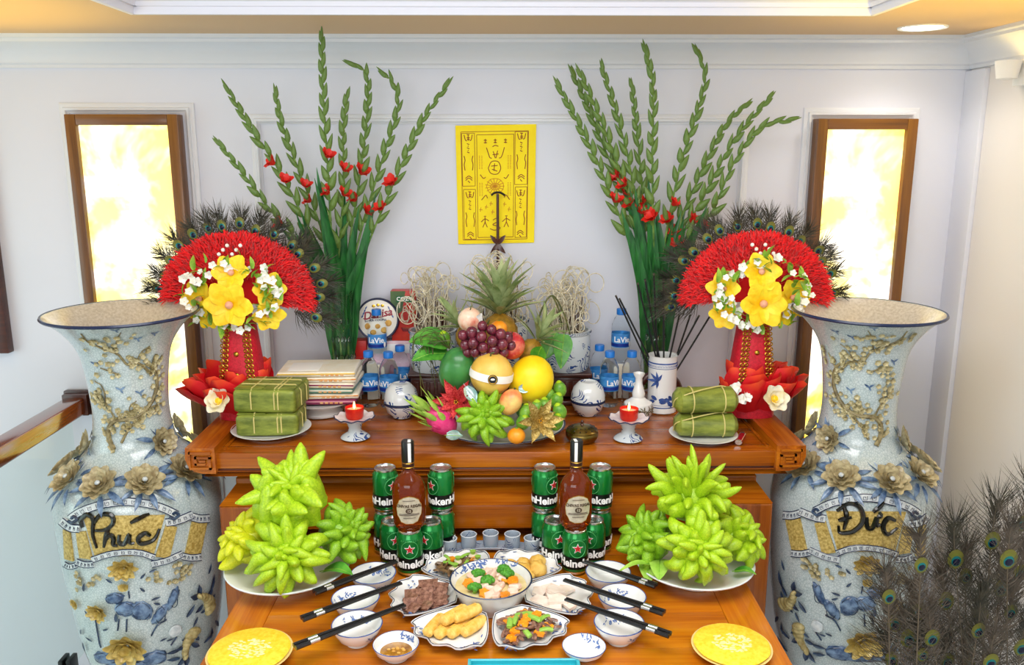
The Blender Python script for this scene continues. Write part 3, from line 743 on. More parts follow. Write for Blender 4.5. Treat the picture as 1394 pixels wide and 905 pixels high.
RIGHT = [([(852, 318), (812, 218), (783, 160), (757, 111)], 2.52, (.55,), 'gladiolus stem leaning out farthest towards the yellow print'),
         ([(862, 300), (822, 200), (798, 140), (777, 95)], 2.55, (.60, .55), 'thin dark gladiolus stem leaning beside the farthest-leaning one'),
         ([(866, 300), (832, 200), (808, 140), (787, 94)], 2.50, (.58, .52), 'gladiolus stem with two red blooms side by side low down'),
         ([(870, 300), (856, 220), (838, 150), (819, 90)], 2.54, (.50,), 'gladiolus stem with wide pale tip leaning slightly'),
         ([(878, 320), (872, 230), (866, 170), (860, 114)], 2.56, (.56,), 'short straight gladiolus stem next to the tallest'),
         ([(890, 330), (888, 220), (889, 120), (877, 62)], 2.48, (.46,), 'tall upright gladiolus stem with a kinked tip'),
         ([(905, 330), (925, 230), (950, 150), (960, 105), (949, 68)], 2.52, (.50, .45), 'gladiolus stem with an arched tip near the crown moulding'),
         ([(915, 330), (950, 245), (985, 175), (1018, 140)], 2.56, (.47,), 'slender gladiolus stem between the arched one and the onyx panel'),
         ([(922, 335), (962, 260), (1000, 190), (1050, 131)], 2.51, (.42, .5), 'gladiolus stem spreading towards the onyx panel'),
         ([(930, 340), (968, 290), (1000, 220), (1035, 175), (1082, 162)], 2.47, (.5,), 'gladiolus stem bent over flat towards the onyx panel frame')]
for i, (p, ty, bl, lb) in enumerate(RIGHT):
    gladiolus(gv + Vector(((i - 4.5) * .005, (i % 3 - 1) * .012, .03)), [(893 + (i - 4.5) * 4, 400)] + p, ty, bl, lb, gR, .5, 3)

# ================================================================== peacock feathers
mat('barb', '38322a', .55, c2='63574a', sc=30)
mat('barb_dark', '1f2019', .55, c2='4a4638', sc=30)
mat('quill', '5d5242', .5)
mat('eye_olive', '57561c', .4, .2, c2='7c7a2c', sc=90)
mat('eye_green', '5a6420', .3, .3, c2='7d7f2e', sc=90)
mat('eye_teal', '0f6f72', .25, .4)
mat('eye_navy', '0a1230', .2, .3)
def barbs(m, path, t0, t1, n, l0, l1, w, nrm, ang=(.9, .35), jit=.25):
    N = len(path) - 1
    for i in range(n):
        f = lerp(t0, t1, i / (n - 1)); k = min(N - 1, int(f * N)); u = f * N - k
        p = path[k].lerp(path[k + 1], u); d = (path[k + 1] - path[k]).normalized(); s = d.cross(nrm).normalized()
        g = (f - t0) / (t1 - t0); L = lerp(l0, l1, g)
        for sd in (-1, 1):
            l = L * rnd(.75, 1.15); a = lerp(ang[0], ang[1], g) + rnd(-jit, jit) * .5; off = nrm * rnd(-.3, .3)
            q0 = p; dr = (d * cos(a) + s * sd * sin(a) + off).normalized()
            q1 = p + dr * l * .5; dr2 = (dr + d * rnd(.1, .7) + s * rnd(-.2, .2)).normalized(); q2 = q1 + dr2 * l * .5
            e = d.cross(dr).normalized() if d.cross(dr).length > 1e-4 else nrm
            wv = (dr.cross(e)).normalized() * w
            m.add([q0 - wv, q0 + wv, q1 + wv, q1 - wv, q2], [(0, 1, 2, 3), (3, 2, 4)])
def eye(parent, c, d, nrm, sz):
    "the eye of a feather: nested domed spots"
    M = T(*c) @ frame(nrm, d); 
    for name, sx, sy, off, mt, lift in (('eye_rim', 1, 1.25, 0, 'eye_olive', 0), ('eye_ring', .78, .95, -.1, 'eye_green', .05), ('eye_ring', .60, .68, -.22, 'eye_teal', .1), ('eye_spot', .46, .46, -.3, 'eye_navy', .15)):
        m = MB(); m.lathe([(0, .12), (.5, .1), (.85, .04), (1, 0), (.85, -.03), (0, -.03)], 18, S(sx, sy, .6) )
        m.build(name, M_[mt], parent, M @ T(0, off * sz, lift * sz) @ S(sz))
def feather(base, eye_pt, tip_ext, label, group, nrm=Vector((0, -1, .25)), sz=.017, bend=(0, 0, 0), n=115):
    b0, e0 = Vector(base), Vector(eye_pt); d = (e0 - b0).normalized(); nrm = (nrm - d * nrm.dot(d)).normalized()
    path = smooth_path([b0, b0.lerp(e0, .5) + Vector(bend), e0, e0 + d * tip_ext], 8)
    t = thing('peacock_feather', label, 'feather', base, group=group)
    path = [p - b0 for p in path]
    MB().tube(path[:-3], [lerp(.0022, .0007, i / len(path)) for i in range(len(path) - 3)], 5).build('quill', M_['quill'], t)
    m = MB(); barbs(m, path, .22, .98, n, .15, .075, .0005, nrm, (1.2, .42), .9); barbs(m, path, .6, .82, 30, .034, .034, .0012, nrm, (.8, .5))
    tag(m.build('barbs', M_['barb_dark'] if rnd() < .5 else M_['barb'], t, smooth=False), kind='stuff')
    eye(t, e0 - b0 + nrm * .003, d, nrm, sz)
PB = Vector((1.03, 1.62, .40))
t = thing('feather_pot', 'dark brown glazed pot on the floor holding the peacock feathers', 'pot', (PB.x, PB.y, 0))
MB().lathe([(0, 0), (.09, 0), (.12, .06), (.13, .18), (.1, .32), (.06, .38), (.07, .41), (.055, .41), (.048, .38), (.08, .3), (.1, .1), (0, .04)], 36).build('body', mat('pot_glaze', '3a2416', .2, coat=.5), t)
EYES = [(1350, 735), (1314, 783), (1253, 768), (1391, 712), (1388, 779), (1375, 832), (1249, 832), (1209, 811), (1287, 817), (1335, 836), (1331, 857), (1217, 848), (1268, 867), (1255, 890), (1213, 897), (1348, 899), (1289, 899), (1300, 760), (1390, 880), (1318, 905), (1372, 760), (1236, 868), (1362, 800)]
for i, (x, y) in enumerate(EYES):
    Y = 1.60 + .09 * sin(i * 2.4)
    feather(PB + Vector((rnd(-.03, .03), rnd(-.03, .03), -.05)), at(x, y, Y), rnd(.07, .10), 'bronze-green peacock feather in the large bunch before the lettered vase', 'peacock feathers in the floor bunch', sz=.0150 * rnd(.85, 1.2), bend=(rnd(-.05, .05), -.03, rnd(-.01, .03)))

# ================================================================== feather fans on red cones
mat('plume_red', 'e60612', .8, c2='fb1018', sc=30, sheen=.4)
mat('cone_red', 'b80f22', .5, c2='d81c34', sc=160, bump=.4, bsc=250)
mat('petal_yellow', 'fcc400', .45, c2='ffe52e', sc=40, sss=.1)
mat('petal_white', 'f4f0dc', .5, c2='ffffff', sc=60)
mat('petal_cream', 'f6e7b2', .5, c2='fbf6e4', sc=50)
mat('fern_green', '5f9a22', .5, c2='a4c84a', sc=60)
mat('bead_peach', 'e8a98c', .4)
n = NT('plume_petal'); co = n.coord(); sx = n.new('ShaderNodeSeparateXYZ'); n.link(co, sx.inputs[0])
n.link(n.ramp(sx.outputs[0], [(.5, 'd4081c'), (.8, 'e6151e'), (1., 'ff5a2a')]), n.b.inputs['Base Color']); n.set(Roughness=.6); n.b.inputs['Transmission Weight'].default_value = .0; M_['plume_petal'] = n.m  # orange tips: glow of the onyx through the plumes, painted into the colour
b = MB(); petal(b, 1, .66, Matrix(), .35, .22, 8, point=.1, wave=.03); PLUME = b.mesh('plume', M_['plume_petal'], ang=80)
b = MB(); flower(b, [(5, .0125, .011, .35, .001, .15)]); MINI = b.mesh('mini_blossom', M_['petal_white'], ang=80)
b = MB(); leafm(b, smooth_path([(0, 0, 0), (.014, 0, .004), (.03, 0, .002)], 4), .012); SPRIG = b.mesh('fern_leaf', M_['fern_green'], ang=80)
def cup_flower(parent, M, s, mt='petal_yellow'):
    b = MB(); flower(b, [(6, .052, .046, .55, .004, -.25)], wave=.03)
    q = b.build('magnolia', M_[mt], parent, M @ S(s), ang=80)
    MB().ball((0, 0, .01), (.009, .009, .008), 10, 6).build('flower_centre', M_['bead_peach'], q)
def feather_fan(loc, mir, tilt, label, small):
    t = thing('feather_fan', label, 'ornament', loc, group='peacock feather fans'); zh = .335
    # cone
    def sq(r, z, a): k = (abs(cos(a)) ** 3 + abs(sin(a)) ** 3) ** (-1 / 3); return r * k, z
    MB().lathe([(0, 0), (.068, 0), (.066, .05), (.042, .27), (.03, .30), (0, .30)], 40, fn=sq).build('cone', M_['cone_red'], t)
    for s in (-1, 1):
        ch = MB()
        for i in range(17):
            for k in (-1, 1):
                z = .04 + i * .0145; r = lerp(.066, .042, (z - .05) / .22)
                ch.lathe([(.0045, -.0016), (.0066, 0), (.0045, .0016), (.003, 0), (.0045, -.0016)], 10, T(s * r * .66 + k * .006, -r * .985 - .002, z) @ Rx(R(90 - 6)))
        tag(ch.build('gold_trim', M_['gold'], t), kind='stuff')
    for z in (.13, .19): MB().ball((0, 0, 0), (.0075, .0075, .004), 10, 6, T(0, -lerp(.066, .042, (z - .05) / .22) - .002, z) @ Rx(R(84))).build('gold_button', M_['gold'], t)
    # collar of red plumes at the foot
    for ring, (n_, L, el, z) in enumerate(((15, .155, .45, .0), (13, .145, .8, .015), (10, .12, 1.1, .03))):
        for i in range(n_):
            a = 2 * PI * (i + .5 * ring) / n_ + rnd(-.15, .15)
            if sin(a) > .55 and ring == 0: continue
            e = el + rnd(-.12, .12) + (.25 if sin(a) < -.5 else 0) * (ring == 0)
            if mir * cos(a) > .15 and ring < 2: e += .45; L_ = L * .62      # upright where the cakes and packets stand
            else: L_ = L
            obj('plume', PLUME, t, T(.045 * cos(a), .045 * sin(a), z) @ Rz(a) @ Ry(-e) @ Rx(rnd(-.5, .5)) @ S(L_ * rnd(.9, 1.1)))
    # half-round red plume with peacock fringe
    P = T(0, .01, zh) @ Ry(mir * tilt)
    core = MB(); k = 28
    poly = [(.185 * cos(PI * (i / k) * 1.04 - .06), .165 * sin(PI * (i / k) * 1.04 - .06)) for i in range(k + 1)] + [(-.05, -.01), (.05, -.01)]
    core.prism(poly, -.006, .006, Rx(R(90))); core.build('fan_board', M_['plume_red'], t, P)
    fz = MB()
    for i in range(9000):
        a = rnd(-.08, PI * 1.0 + .08); r = .05 + .145 * math.sqrt(rnd()); y = rnd(-.026, .014)
        p = Vector((r * 1.05 * cos(a), y, r * .93 * sin(a))); d = Vector((cos(a), 0, sin(a))) + Vector((rnd(-.6, .6), rnd(-.7, .3), rnd(-.6, .6))); d.normalize()
        l = rnd(.014, .026); w = d.cross(Vector((rnd(-1, 1), rnd(-1, 1), rnd(-1, 1)))).normalized() * .0016
        q1 = p + d * l * .6; q2 = p + d * l + Vector((0, 0, -.003))
        fz.add([p - w, p + w, q1 + w, q1 - w, q2], [(0, 1, 2, 3), (3, 2, 4)])
    tag(fz.build('red_plume', M_['plume_red'], t, P, smooth=False), kind='stuff')
    for i in range(17):
        a = lerp(-.16, PI + .16, i / 16) + rnd(-.05, .05); d = Vector((cos(a), 0, sin(a) * .92)); nn = Vector((0, -1, 0))
        q0, q1 = d * .10, d * .262; path = smooth_path([q0, d * .19, q1 + Vector((rnd(-.01, .01), rnd(-.01, .02), 0))], 6)
        m = MB(); barbs(m, path, .3, .99, 84, .072, .05, .0007, nn, (1.0, .35), .9)
        fo = m.build('peacock_feather', M_['barb_dark'], t, P @ T(0, .014 + .004 * (i % 3), 0), smooth=False)
        eye(fo, d * rnd(.218, .238) + Vector((0, -.004, 0)), d, nn, .0135)
    # bouquet
    for x, z, s, mt in ((0, .0, 1.25, 'petal_yellow'), (.006, .085, 1.0, 'petal_yellow'), (-.09, .01, 1.05, 'petal_yellow'), (.098, .035, .9, 'petal_yellow'), (.092, -.035, .85, 'petal_yellow'), (-.066, -.03, .8, 'petal_yellow')):
        M = T(mir * x, -.06 + abs(x) * .25 - (.012 if x == 0 else 0), zh + z) @ frame((mir * x * 4, -1, z * 3 + .05))
        cup_flower(t, M, s)
    for i in range(90):
        a = rnd(0, 2 * PI); r = .14 * math.sqrt(rnd(.3, 1)); p = Vector((r * cos(a), -.045 - rnd(0, .03), zh + .02 + r * .8 * sin(a)))
        obj('fern_leaf', SPRIG, t, T(*p) @ Rz(rnd(0, 6)) @ Ry(rnd(-1.5, .5)) @ S(rnd(.8, 1.5)))
    for i in range(44):
        a = rnd(0, 2 * PI); r = .14 * math.sqrt(rnd(.4, 1)); p = Vector((r * cos(a), -.055 - rnd(0, .02), zh + .025 + r * .75 * sin(a)))
        obj('mini_blossom', MINI, t, T(*p) @ frame((rnd(-.6, .6), -1, rnd(-.2, .8))) @ S(rnd(.8, 1.2)))
    for i in range(6): MB().ball((mir * (-.03 + .012 * i), -.045, zh + .135 + .012 * (i % 3)), .0055, 8, 6).build('white_berry', M_['petal_white'], t)
    # white rose and daisies on the collar
    b = MB(); flower(b, [(6, .04, .036, .3, .004, .2), (5, .03, .028, .75, .003, .1), (4, .018, .02, 1.1, .002, 0)])
    q = b.build('white_rose', M_['petal_cream'], t, T(mir * -.03, -.125, .075) @ frame((mir * -.2, -1, .5)), ang=80)
    MB().ball((0, 0, .008), (.012, .012, .009), 10, 6).build('rose_heart', M_['petal_yellow'], q)
    for i in range(small):
        obj('mini_blossom', MINI, t, T(mir * (.03 + rnd(0, .06)), -.125 + rnd(-.01, .01), .085 + rnd(-.02, .025)) @ frame((rnd(-.3, .3), -1, .6)) @ S(1.3))
feather_fan((-.742, 2.36, ZU + .0205), 1, .07, 'red plumed peacock fan with yellow flowers beside the Phúc vase', 4)
feather_fan((.722, 2.36, ZU + .0205), -1, .0, 'red plumed peacock fan with yellow flowers beside the Đức vase', 12)

# ================================================================== yellow printed paper on the wall
mat('talisman_yellow', 'fbdc00', .7, c2='ffe816', sc=14)
mat('print_red', '8a2a12', .7); mat('print_orange', 'd08a10', .7)
tl, tr, br_, bl_ = at(620, 171, YW), at(730, 169, YW), at(727, 330, YW), at(624, 332, YW)
def sheet(a, b, h=.0):
    p = tl.lerp(tr, a).lerp(bl_.lerp(br_, a), b); p.y = YW - .004 - .0015 * sin(7 * b + 3 * a) - h; return p
t = thing('talisman_print', 'yellow paper print with red ritual symbols on the wall', 'paper print', bl_.lerp(br_, .5)); o = Vector(t.location)
MB().patch(lambda a, b, h=0: sheet(a, b, h) - o, 24, 48, th=.0008).build('sheet', M_['talisman_yellow'], t)
def ZP(x, y): return ((x - 85) / 470, (y - 85) / 695)
def inked(paths, w, mt, name):
    m = MB()
    for path in paths:
        pp = smooth_path([(x, y, 0) for x, y in path], 4) if len(path) > 2 else [Vector((*path[0], 0)).lerp(Vector((*path[1], 0)), k / 16) for k in range(17)]
        L = []
        for i, q in enumerate(pp):
            d = (pp[min(i + 1, len(pp) - 1)] - pp[max(i - 1, 0)]).normalized(); s = Vector((-d.y, d.x, 0)) * w
            L.append([sheet(*ZP(*(q + s * e)[:2]), .0011) - o for e in (-1, 1)])
        m.patch(lambda a, b: L[round(a * (len(L) - 1))][round(b)], len(L) - 1, 1)
    tag(m.build(name, mt, t, smooth=False), kind='stuff')
def rect(x0, y0, x1, y1): return [[(x0, y0), (x1, y0)], [(x1, y0), (x1, y1)], [(x1, y1), (x0, y1)], [(x0, y1), (x0, y0)]]
fr = rect(116, 122, 510, 756) + rect(208, 140, 425, 742)
for r_ in ((120, 130, 195, 436), (432, 126, 506, 432), (124, 456, 196, 752), (436, 446, 506, 746)): fr += rect(*r_)
inked(fr, 1.6, M_['print_red'], 'printed_border')
gl = []
for cx, cy in ((158, 155), (470, 152), (162, 487), (468, 482)):
    gl += [[(cx - 24, cy - 16), (cx - 16, cy + 14), (cx - 6, cy + 18)], [(cx + 24, cy - 16), (cx + 18, cy + 12), (cx + 8, cy + 18)], [(cx - 8, cy - 18), (cx + 8, cy - 16)], [(cx, cy - 18), (cx, cy + 18)], [(cx - 8, cy), (cx + 10, cy)], [(cx - 8, cy + 10), (cx + 10, cy + 10)]]
    for k in range(5): gl.append([(cx - 8 + (k % 2) * 8, cy + 34 + k * 12), (cx + 6 - (k % 2) * 8, cy + 40 + k * 12)])
    for sx_ in (-26, 26): gl.append([(cx + sx_, cy + 105), (cx + sx_ * .8, cy + 130), (cx + sx_, cy + 155), (cx + sx_ * .85, cy + 190)])
    for k in (0, 12): gl += [[(cx - 20, cy + 236 + k), (cx, cy + 222 + k), (cx + 20, cy + 236 + k)]]
    gl.append([(cx - 6, cy + 250), (cx + 6, cy + 262)])
for cx in (258, 316, 376): gl += [[(cx - 9, 172), (cx + 9, 172)], [(cx, 164), (cx, 190)], [(cx - 9, 186), (cx + 9, 186)]]
gl += [[(264, 214), (276, 250), (284, 272), (296, 276)], [(370, 214), (360, 250), (350, 272), (338, 276)], [(300, 210), (316, 202), (334, 208)], [(304, 236), (316, 276)], [(330, 232), (320, 276)], [(300, 256), (336, 252)],
       [(274, 334), (290, 300), (312, 292), (336, 300), (348, 334), (334, 364), (310, 370), (286, 360), (274, 334)], [(292, 322), (330, 318)], [(296, 340), (328, 352)], [(312, 306), (308, 350)],
       [(226, 370), (244, 392), (258, 386)], [(396, 372), (380, 394), (366, 388)], [(232, 520), (258, 492), (268, 510)], [(402, 520), (380, 492), (368, 508)],
       [(300, 640), (320, 630), (336, 646), (312, 658), (300, 668), (330, 676), (344, 690), (310, 700), (282, 690)]]
for cx in (252, 382): gl += [[(cx, 620), (cx, 650), (cx - 14, 682)], [(cx, 650), (cx + 14, 682)], [(cx - 24, 650), (cx, 632), (cx + 24, 644)], [(cx - 7, 616), (cx + 7, 616)]]
inked(gl, 2.4, M_['print_red'], 'printed_symbols')
og = [[(312, 440), (312 + 58 * cos(a * .42), 440 + 48 * sin(a * .42))] for a in range(15)] + [[(262, 440), (286, 400), (340, 400), (366, 440), (340, 480), (286, 480), (262, 440)], [(285, 440), (300, 425), (330, 425), (345, 440), (330, 458), (298, 458), (285, 440)]]
for sx_ in (222, 236, 392, 406):
    for k in range(9): og.append([(sx_ - 3, 262 + k * 9), (sx_ + 4, 264 + k * 9)]); og.append([(sx_ - 3, 420 + k * 9), (sx_ + 4, 422 + k * 9)])
for cx, cy in ((262, 560), (372, 545), (228, 575), (400, 575), (290, 540), (300, 590)): og += [[(cx - 10, cy), (cx + 10, cy + 3)], [(cx, cy - 12), (cx - 4, cy + 14)]]
inked(og, 2.0, M_['print_orange'], 'printed_emblem')
# ================================================================== helpers for small wares
def text_mesh(s, size, mt, fn=None, bold=0., ext=.0004, shear=0.):
    cu = bpy.data.curves.new('lettering', 'FONT'); cu.body = s; cu.size = size; cu.align_x = 'CENTER'; cu.align_y = 'CENTER'; cu.extrude = ext; cu.offset = bold * size; cu.shear = shear; cu.resolution_u = 3
    o = bpy.data.objects.new('lettering', cu); COL.objects.link(o)
    dg = bpy.context.evaluated_depsgraph_get(); dg.update()
    me = bpy.data.meshes.new_from_object(o.evaluated_get(dg)); bpy.data.objects.remove(o); bpy.data.curves.remove(cu)
    me.materials.clear(); me.materials.append(mt)
    if fn:
        for v in me.vertices: v.co = fn(v.co)
    return me
def wrap(Rr, z0, ang=0., sy=1.):
    "flat text -> around a cylinder of radius Rr facing -Y"
    return lambda c: Vector(((Rr + c.z) * sin(c.x / Rr + ang), -(Rr + c.z) * cos(c.x / Rr + ang) * sy, z0 + c.y))
def wrap_poly(m, poly, Rr, z0, h, ang=0., th=.0006):
    "filled star-shaped polygon wrapped on a cylinder"
    c = (sum(p[0] for p in poly) / len(poly), sum(p[1] for p in poly) / len(poly)); f = wrap(Rr, z0, ang); n = len(poly); vs = [f(Vector((*c, h)))]
    for k in (.5, 1.): vs += [f(Vector((lerp(c[0], p[0], k), lerp(c[1], p[1], k), h))) for p in poly]
    vs += [f(Vector((p[0], p[1], h - th))) for p in poly]
    fs = [(0, 1 + i, 1 + (i + 1) % n) for i in range(n)]
    for r in (0, 1): fs += [(1 + r * n + i, 1 + (r + 1) * n + i, 1 + (r + 1) * n + (i + 1) % n, 1 + r * n + (i + 1) % n) for i in range(n)]
    m.add(vs, fs)
def star_poly(r, k=.42, n=5): return [((r if i % 2 == 0 else r * k) * sin(PI * i / n), (r if i % 2 == 0 else r * k) * cos(PI * i / n)) for i in range(2 * n)]
def flower_decor(m, prof_fn, spots, s=1.):
    "blue brushed sprays on a lathed surface; prof_fn(theta, t)->(point, normal frame)"
    for th, t0 in spots:
        for k in range(7):
            M = prof_fn(th + rnd(-.22, .22) * s, t0 + rnd(-.1, .1)); petal(m, .010 * s * rnd(.6, 1.3), .0030 * s, M @ Rz(rnd(0, 6.3)), 0, 0, 3, point=.7)
def lathe_surf(prof, out=1):
    "frames on a lathe profile: t in 0..1 along its length"
    L = [0]
    for a, b in zip(prof, prof[1:]): L.append(L[-1] + math.hypot(b[0] - a[0], b[1] - a[1]))
    def fn(th, t):
        s = min(.999, max(.001, t)) * L[-1]; i = max(k for k in range(len(prof) - 1) if L[k] <= s); u = (s - L[i]) / max(1e-9, L[i + 1] - L[i])
        r = lerp(prof[i][0], prof[i + 1][0], u); z = lerp(prof[i][1], prof[i + 1][1], u); dr = prof[i + 1][0] - prof[i][0]; dz = prof[i + 1][1] - prof[i][1]
        nr = Vector((dz, 0, -dr)).normalized() * out
        p = Vector((r, 0, z)) + nr * .0007; y = Vector((0, 1, 0)); x = y.cross(nr)
        return Rz(th) @ T(*p) @ Matrix((x, y, nr)).transposed().to_4x4()
    return fn
def plate(name, label, loc, r, h=.02, mt='porcelain', foot=.55, group=None, line=False):
    t = thing(name, label, 'plate', loc, group=group)
    MB().lathe([(0, h * .25), (r * foot * .9, h * .25), (r * foot * .92, 0), (r * foot, 0), (r * foot * 1.02, h * .3), (r * .85, h * .7), (r, h), (r * 1.005, h * 1.06), (r * .99, h * 1.08), (r * .8, h * .72), (r * .6, h * .5), (0, h * .48)], 48).build('dish', M_[mt], t)
    if line: MB().lathe([(r * 1.003, h * 1.02), (r * 1.012, h * 1.07), (r * .995, h * 1.12), (r * .985, h * 1.09)], 48).build('rim_line', M_['navy_line'], t)
    return t
ZT = ZU + .0008
def upon(px, py): p = on(px, py, ZU); return (p.x, p.y, ZT)

# ================================================================== wrapped rice cakes
mat('dong_leaf', '5c6a22', .42, c2='8f9a3e', sc=18, bump=.5, bsc=40, mscale=(1, 3, 3))
mat('bamboo_string', 'cfc27a', .6)
c = on(370, 590, ZU); plate('serving_plate', 'white round plate under the square leaf-wrapped cakes', (c.x, c.y, ZT), .108, .018)
def square_cake(loc, rz, size, label):
    a, b, h = size; t = thing('rice_cake', label, 'rice cake', loc, rz, 'leaf-wrapped square rice cakes')
    m = MB().bbox((0, 0, h / 2), (a, b, h), .016, 4); 
    m.v = [tuple(Vector(v) * (1 + .02 * noise.noise(Vector(v) * 40)) if v[2] > .002 else v) for v in m.v]; m.build('leaf_wrap', M_['dong_leaf'], t)
    for k in (0, 1): MB().bbox((a * (.25 - .5 * k), 0, h + .0006), (a * .45, b * .9, .0016), .0007).build('leaf_fold', M_['dong_leaf'], t)
    for x in (-a * .2, a * .17, a * .23): MB().tube([(x, -b / 2 - .002, .012), (x, -b / 2 - .002, h - .012), (x, -b / 2 + .012, h + .002), (x, b / 2 - .012, h + .002), (x, b / 2 + .002, h - .012), (x, b / 2 + .002, .012)], .0019, 6).build('string', M_['bamboo_string'], t)
    for y in (-b * .15, b * .2): MB().tube([(-a / 2 - .002, y, .012), (-a / 2 - .002, y, h - .012), (-a / 2 + .012, y, h + .003), (a / 2 - .012, y, h + .003), (a / 2 + .002, y, h - .012), (a / 2 + .002, y, .012)], .0018, 6).build('string', M_['bamboo_string'], t)
square_cake((c.x + .002, c.y + .008, ZT + .0105), R(3), (.168, .14, .062), 'square leaf-wrapped rice cake lying directly on its plate')
square_cake((c.x + .004, c.y + .014, ZT + .0745), R(-4), (.172, .14, .066), 'square leaf-wrapped rice cake tied with string, on top of another')
c = on(957, 596, ZU); plate('serving_plate', 'white round plate under the leaf-wrapped rice rolls', (c.x, c.y, ZT), .092, .014)
def roll_cake(loc, rz, L, r, label):
    t = thing('rice_roll', label, 'rice cake', loc, rz, 'leaf-wrapped rice rolls')
    def rr(x): return r * (1 if abs(x) < L * .42 else lerp(1, .55, (abs(x) - L * .42) / (L * .08)))
    xs = [-L / 2, -L * .47, -L * .42, -L * .2, 0, L * .2, L * .42, L * .47, L / 2]
    m = MB().tube([(x, 0, 0) for x in xs], [rr(x) for x in xs], 18); m.v = [(x * (1 + .01 * sin(y * 200)), y * 1.25 * (1 + .04 * noise.noise(Vector((x * 30, y * 50, z * 50)))), z * .95 * (1 + .05 * noise.noise(Vector((x * 40, y * 50, z * 50 + 9)))) + r * .96) for x, y, z in m.v]
    m.build('leaf_wrap', M_['dong_leaf'], t)
    for x in (-L * .24, L * .26):
        MB().tube([(x, 1.28 * r * cos(a), r * .96 + .99 * r * sin(a)) for a in [R(d) for d in range(-60, 241, 20)]], .0018, 6).build('string', M_['bamboo_string'], t)
    MB().tube(smooth_path([(-L * .51, .0, r * .4), (-L * .50, -.02, r * 1.2), (-L * .3, -.035, r * 1.75), (0, -.02, r * 1.98), (L * .3, .0, r * 1.97), (L * .5, .01, r * 1.2), (L * .51, 0, r * .5)], 5), .0018, 6).build('string', M_['bamboo_string'], t)
roll_cake((c.x + .003, c.y - .006, ZT + .009), R(-2), .168, .033, 'leaf-wrapped rice roll lying directly on its plate')
roll_cake((c.x + .0, c.y + .002, ZT + .0735), R(3), .17, .036, 'leaf-wrapped rice roll with looped string, on top of another')

# ================================================================== stacked packets on a footed dish
c = on(438, 562, ZU)
t = thing('footed_dish', 'white footed porcelain dish under the stacked packets', 'dish', (c.x, c.y, ZT))
MB().lathe([(0, .0), (.06, 0), (.062, .006), (.05, .02), (.055, .03), (.10, .042), (.102, .046), (.05, .04), (0, .038)], 40).build('dish', M_['porcelain'], t)
mat('pack_pink', 'd88ea0', .35); mat('pack_plum', '8a2f55', .35); mat('pack_yellow', 'e8c04a', .35); mat('pack_cream', 'efe2c6', .35, c2='f6f0e0', sc=30); mat('pack_green', '6f9a86', .35); mat('pack_orange', 'd98a3a', .4, c2='efc58a', sc=60)
z = ZT + .047
for i, (m1, m2, lb) in enumerate((('pack_plum', 'pack_pink', 'plum and pink flat packet at the bottom of the packet stack'), ('pack_cream', 'pack_orange', 'cream packet with orange print above the plum one'), ('pack_green', 'pack_cream', 'pale green flat packet in the middle of the packet stack'), ('pack_cream', 'pack_plum', 'white packet with plum edge above the green one'),
                                ('pack_cream', 'pack_orange', 'cream and orange packet just under the topmost packet'), ('pack_cream', 'pack_yellow', 'cream and yellow flat packet on top of the packet stack in clear plastic'))):
    h = .0165; w = .232 + .01 * sin(i * 2.1); d = .155
    t = thing('paper_packet', lb, 'packet', (c.x + .004 * sin(i * 3), c.y, z), R(3 * sin(i * 1.7)), 'stacked offering packets')
    MB().bbox((0, 0, h / 2), (w, d, h - .001), .007, 3).build('packet', M_[m1], t)
    MB().bbox((0, -.001, h * .62), (w * .992, d * 1.004, h * .26), .002).build('coloured_edge', M_[m2], t)
    for k in range(5): MB().box((w * .08 + k * .014, -d / 2 - .0008, h * .45), (.009, .0012, .005)).build('printed_mark', M_['pack_orange'], t)
    MB().bbox((-w * .18, -.01, h - .0003), (w * .4, d * .6, .0012), .0005).build('paper_insert', M_['paper_white'], t)
    z += h

# ================================================================== candle holders
mat('candle_red', 'd21818', .1, trans=.35, ior=1.3, c2='e84028', sc=30)
mat('flame', 'ffd27a', .5, emit='ffc860', es=14)
mat('wax', 'f2c9a8', .4, sss=.3)
mat('saucer_pink', 'e6d3d6', .15, c2='f1eaea', sc=60, coat=.4)
def candle(px, py, label):
    x, y, z = upon(px, py); t = thing('candle_holder', label, 'candle holder', (x, y, z), group='red candles on porcelain holders')
    MB().lathe([(0, .002), (.036, 0), (.04, .003), (.036, .008), (.02, .018), (.017, .03), (.022, .043), (.03, .05), (0, .05)], 32).build('foot', M_['blue_white_fine'], t)
    def wav(r, z, a): k = 1 + .03 * cos(10 * a) * (r > .04); return r * k, z + (.0025 * cos(10 * a) if r > .045 else 0)
    s = MB().lathe([(0, .05), (.03, .05), (.048, .056), (.054, .06), (.053, .062), (.044, .059), (.02, .055), (0, .055)], 60, fn=wav).build('saucer', M_['saucer_pink'], t)
    MB().lathe([(.0535, .0595), (.0555, .0612), (.053, .0632)], 60, fn=wav).build('saucer_edge', M_['navy_line'], s)
    tc = thing('votive_candle', 'burning red glass candle on its holder ' + ('before the packets' if px < 600 else 'beside the brass censer'), 'candle', (x, y, z + .0558), group='red glass candles')
    MB().lathe([(0, 0), (.02, 0), (.0245, .006), (.026, .032), (.0245, .032), (.022, .012), (0, .012)], 28).build('glass_cup', M_['candle_red'], tc)
    MB().lathe([(0, .0125), (.0215, .0125), (.0235, .024), (0, .023)], 24).build('wax', M_['wax'], tc)
    MB().tube([(0, 0, .022), (0, 0, .03)], .0007, 5).build('wick', M_['black_lacquer'], tc)
    MB().lathe([(0, .026), (.0028, .03), (.0034, .034), (.002, .041), (0, .048)], 12).build('flame', M_['flame'], tc)
candle(484, 596, 'blue and white porcelain holder with a burning red candle before the packets')
candle(855, 598, 'blue and white porcelain holder with a burning red candle beside the brass censer')

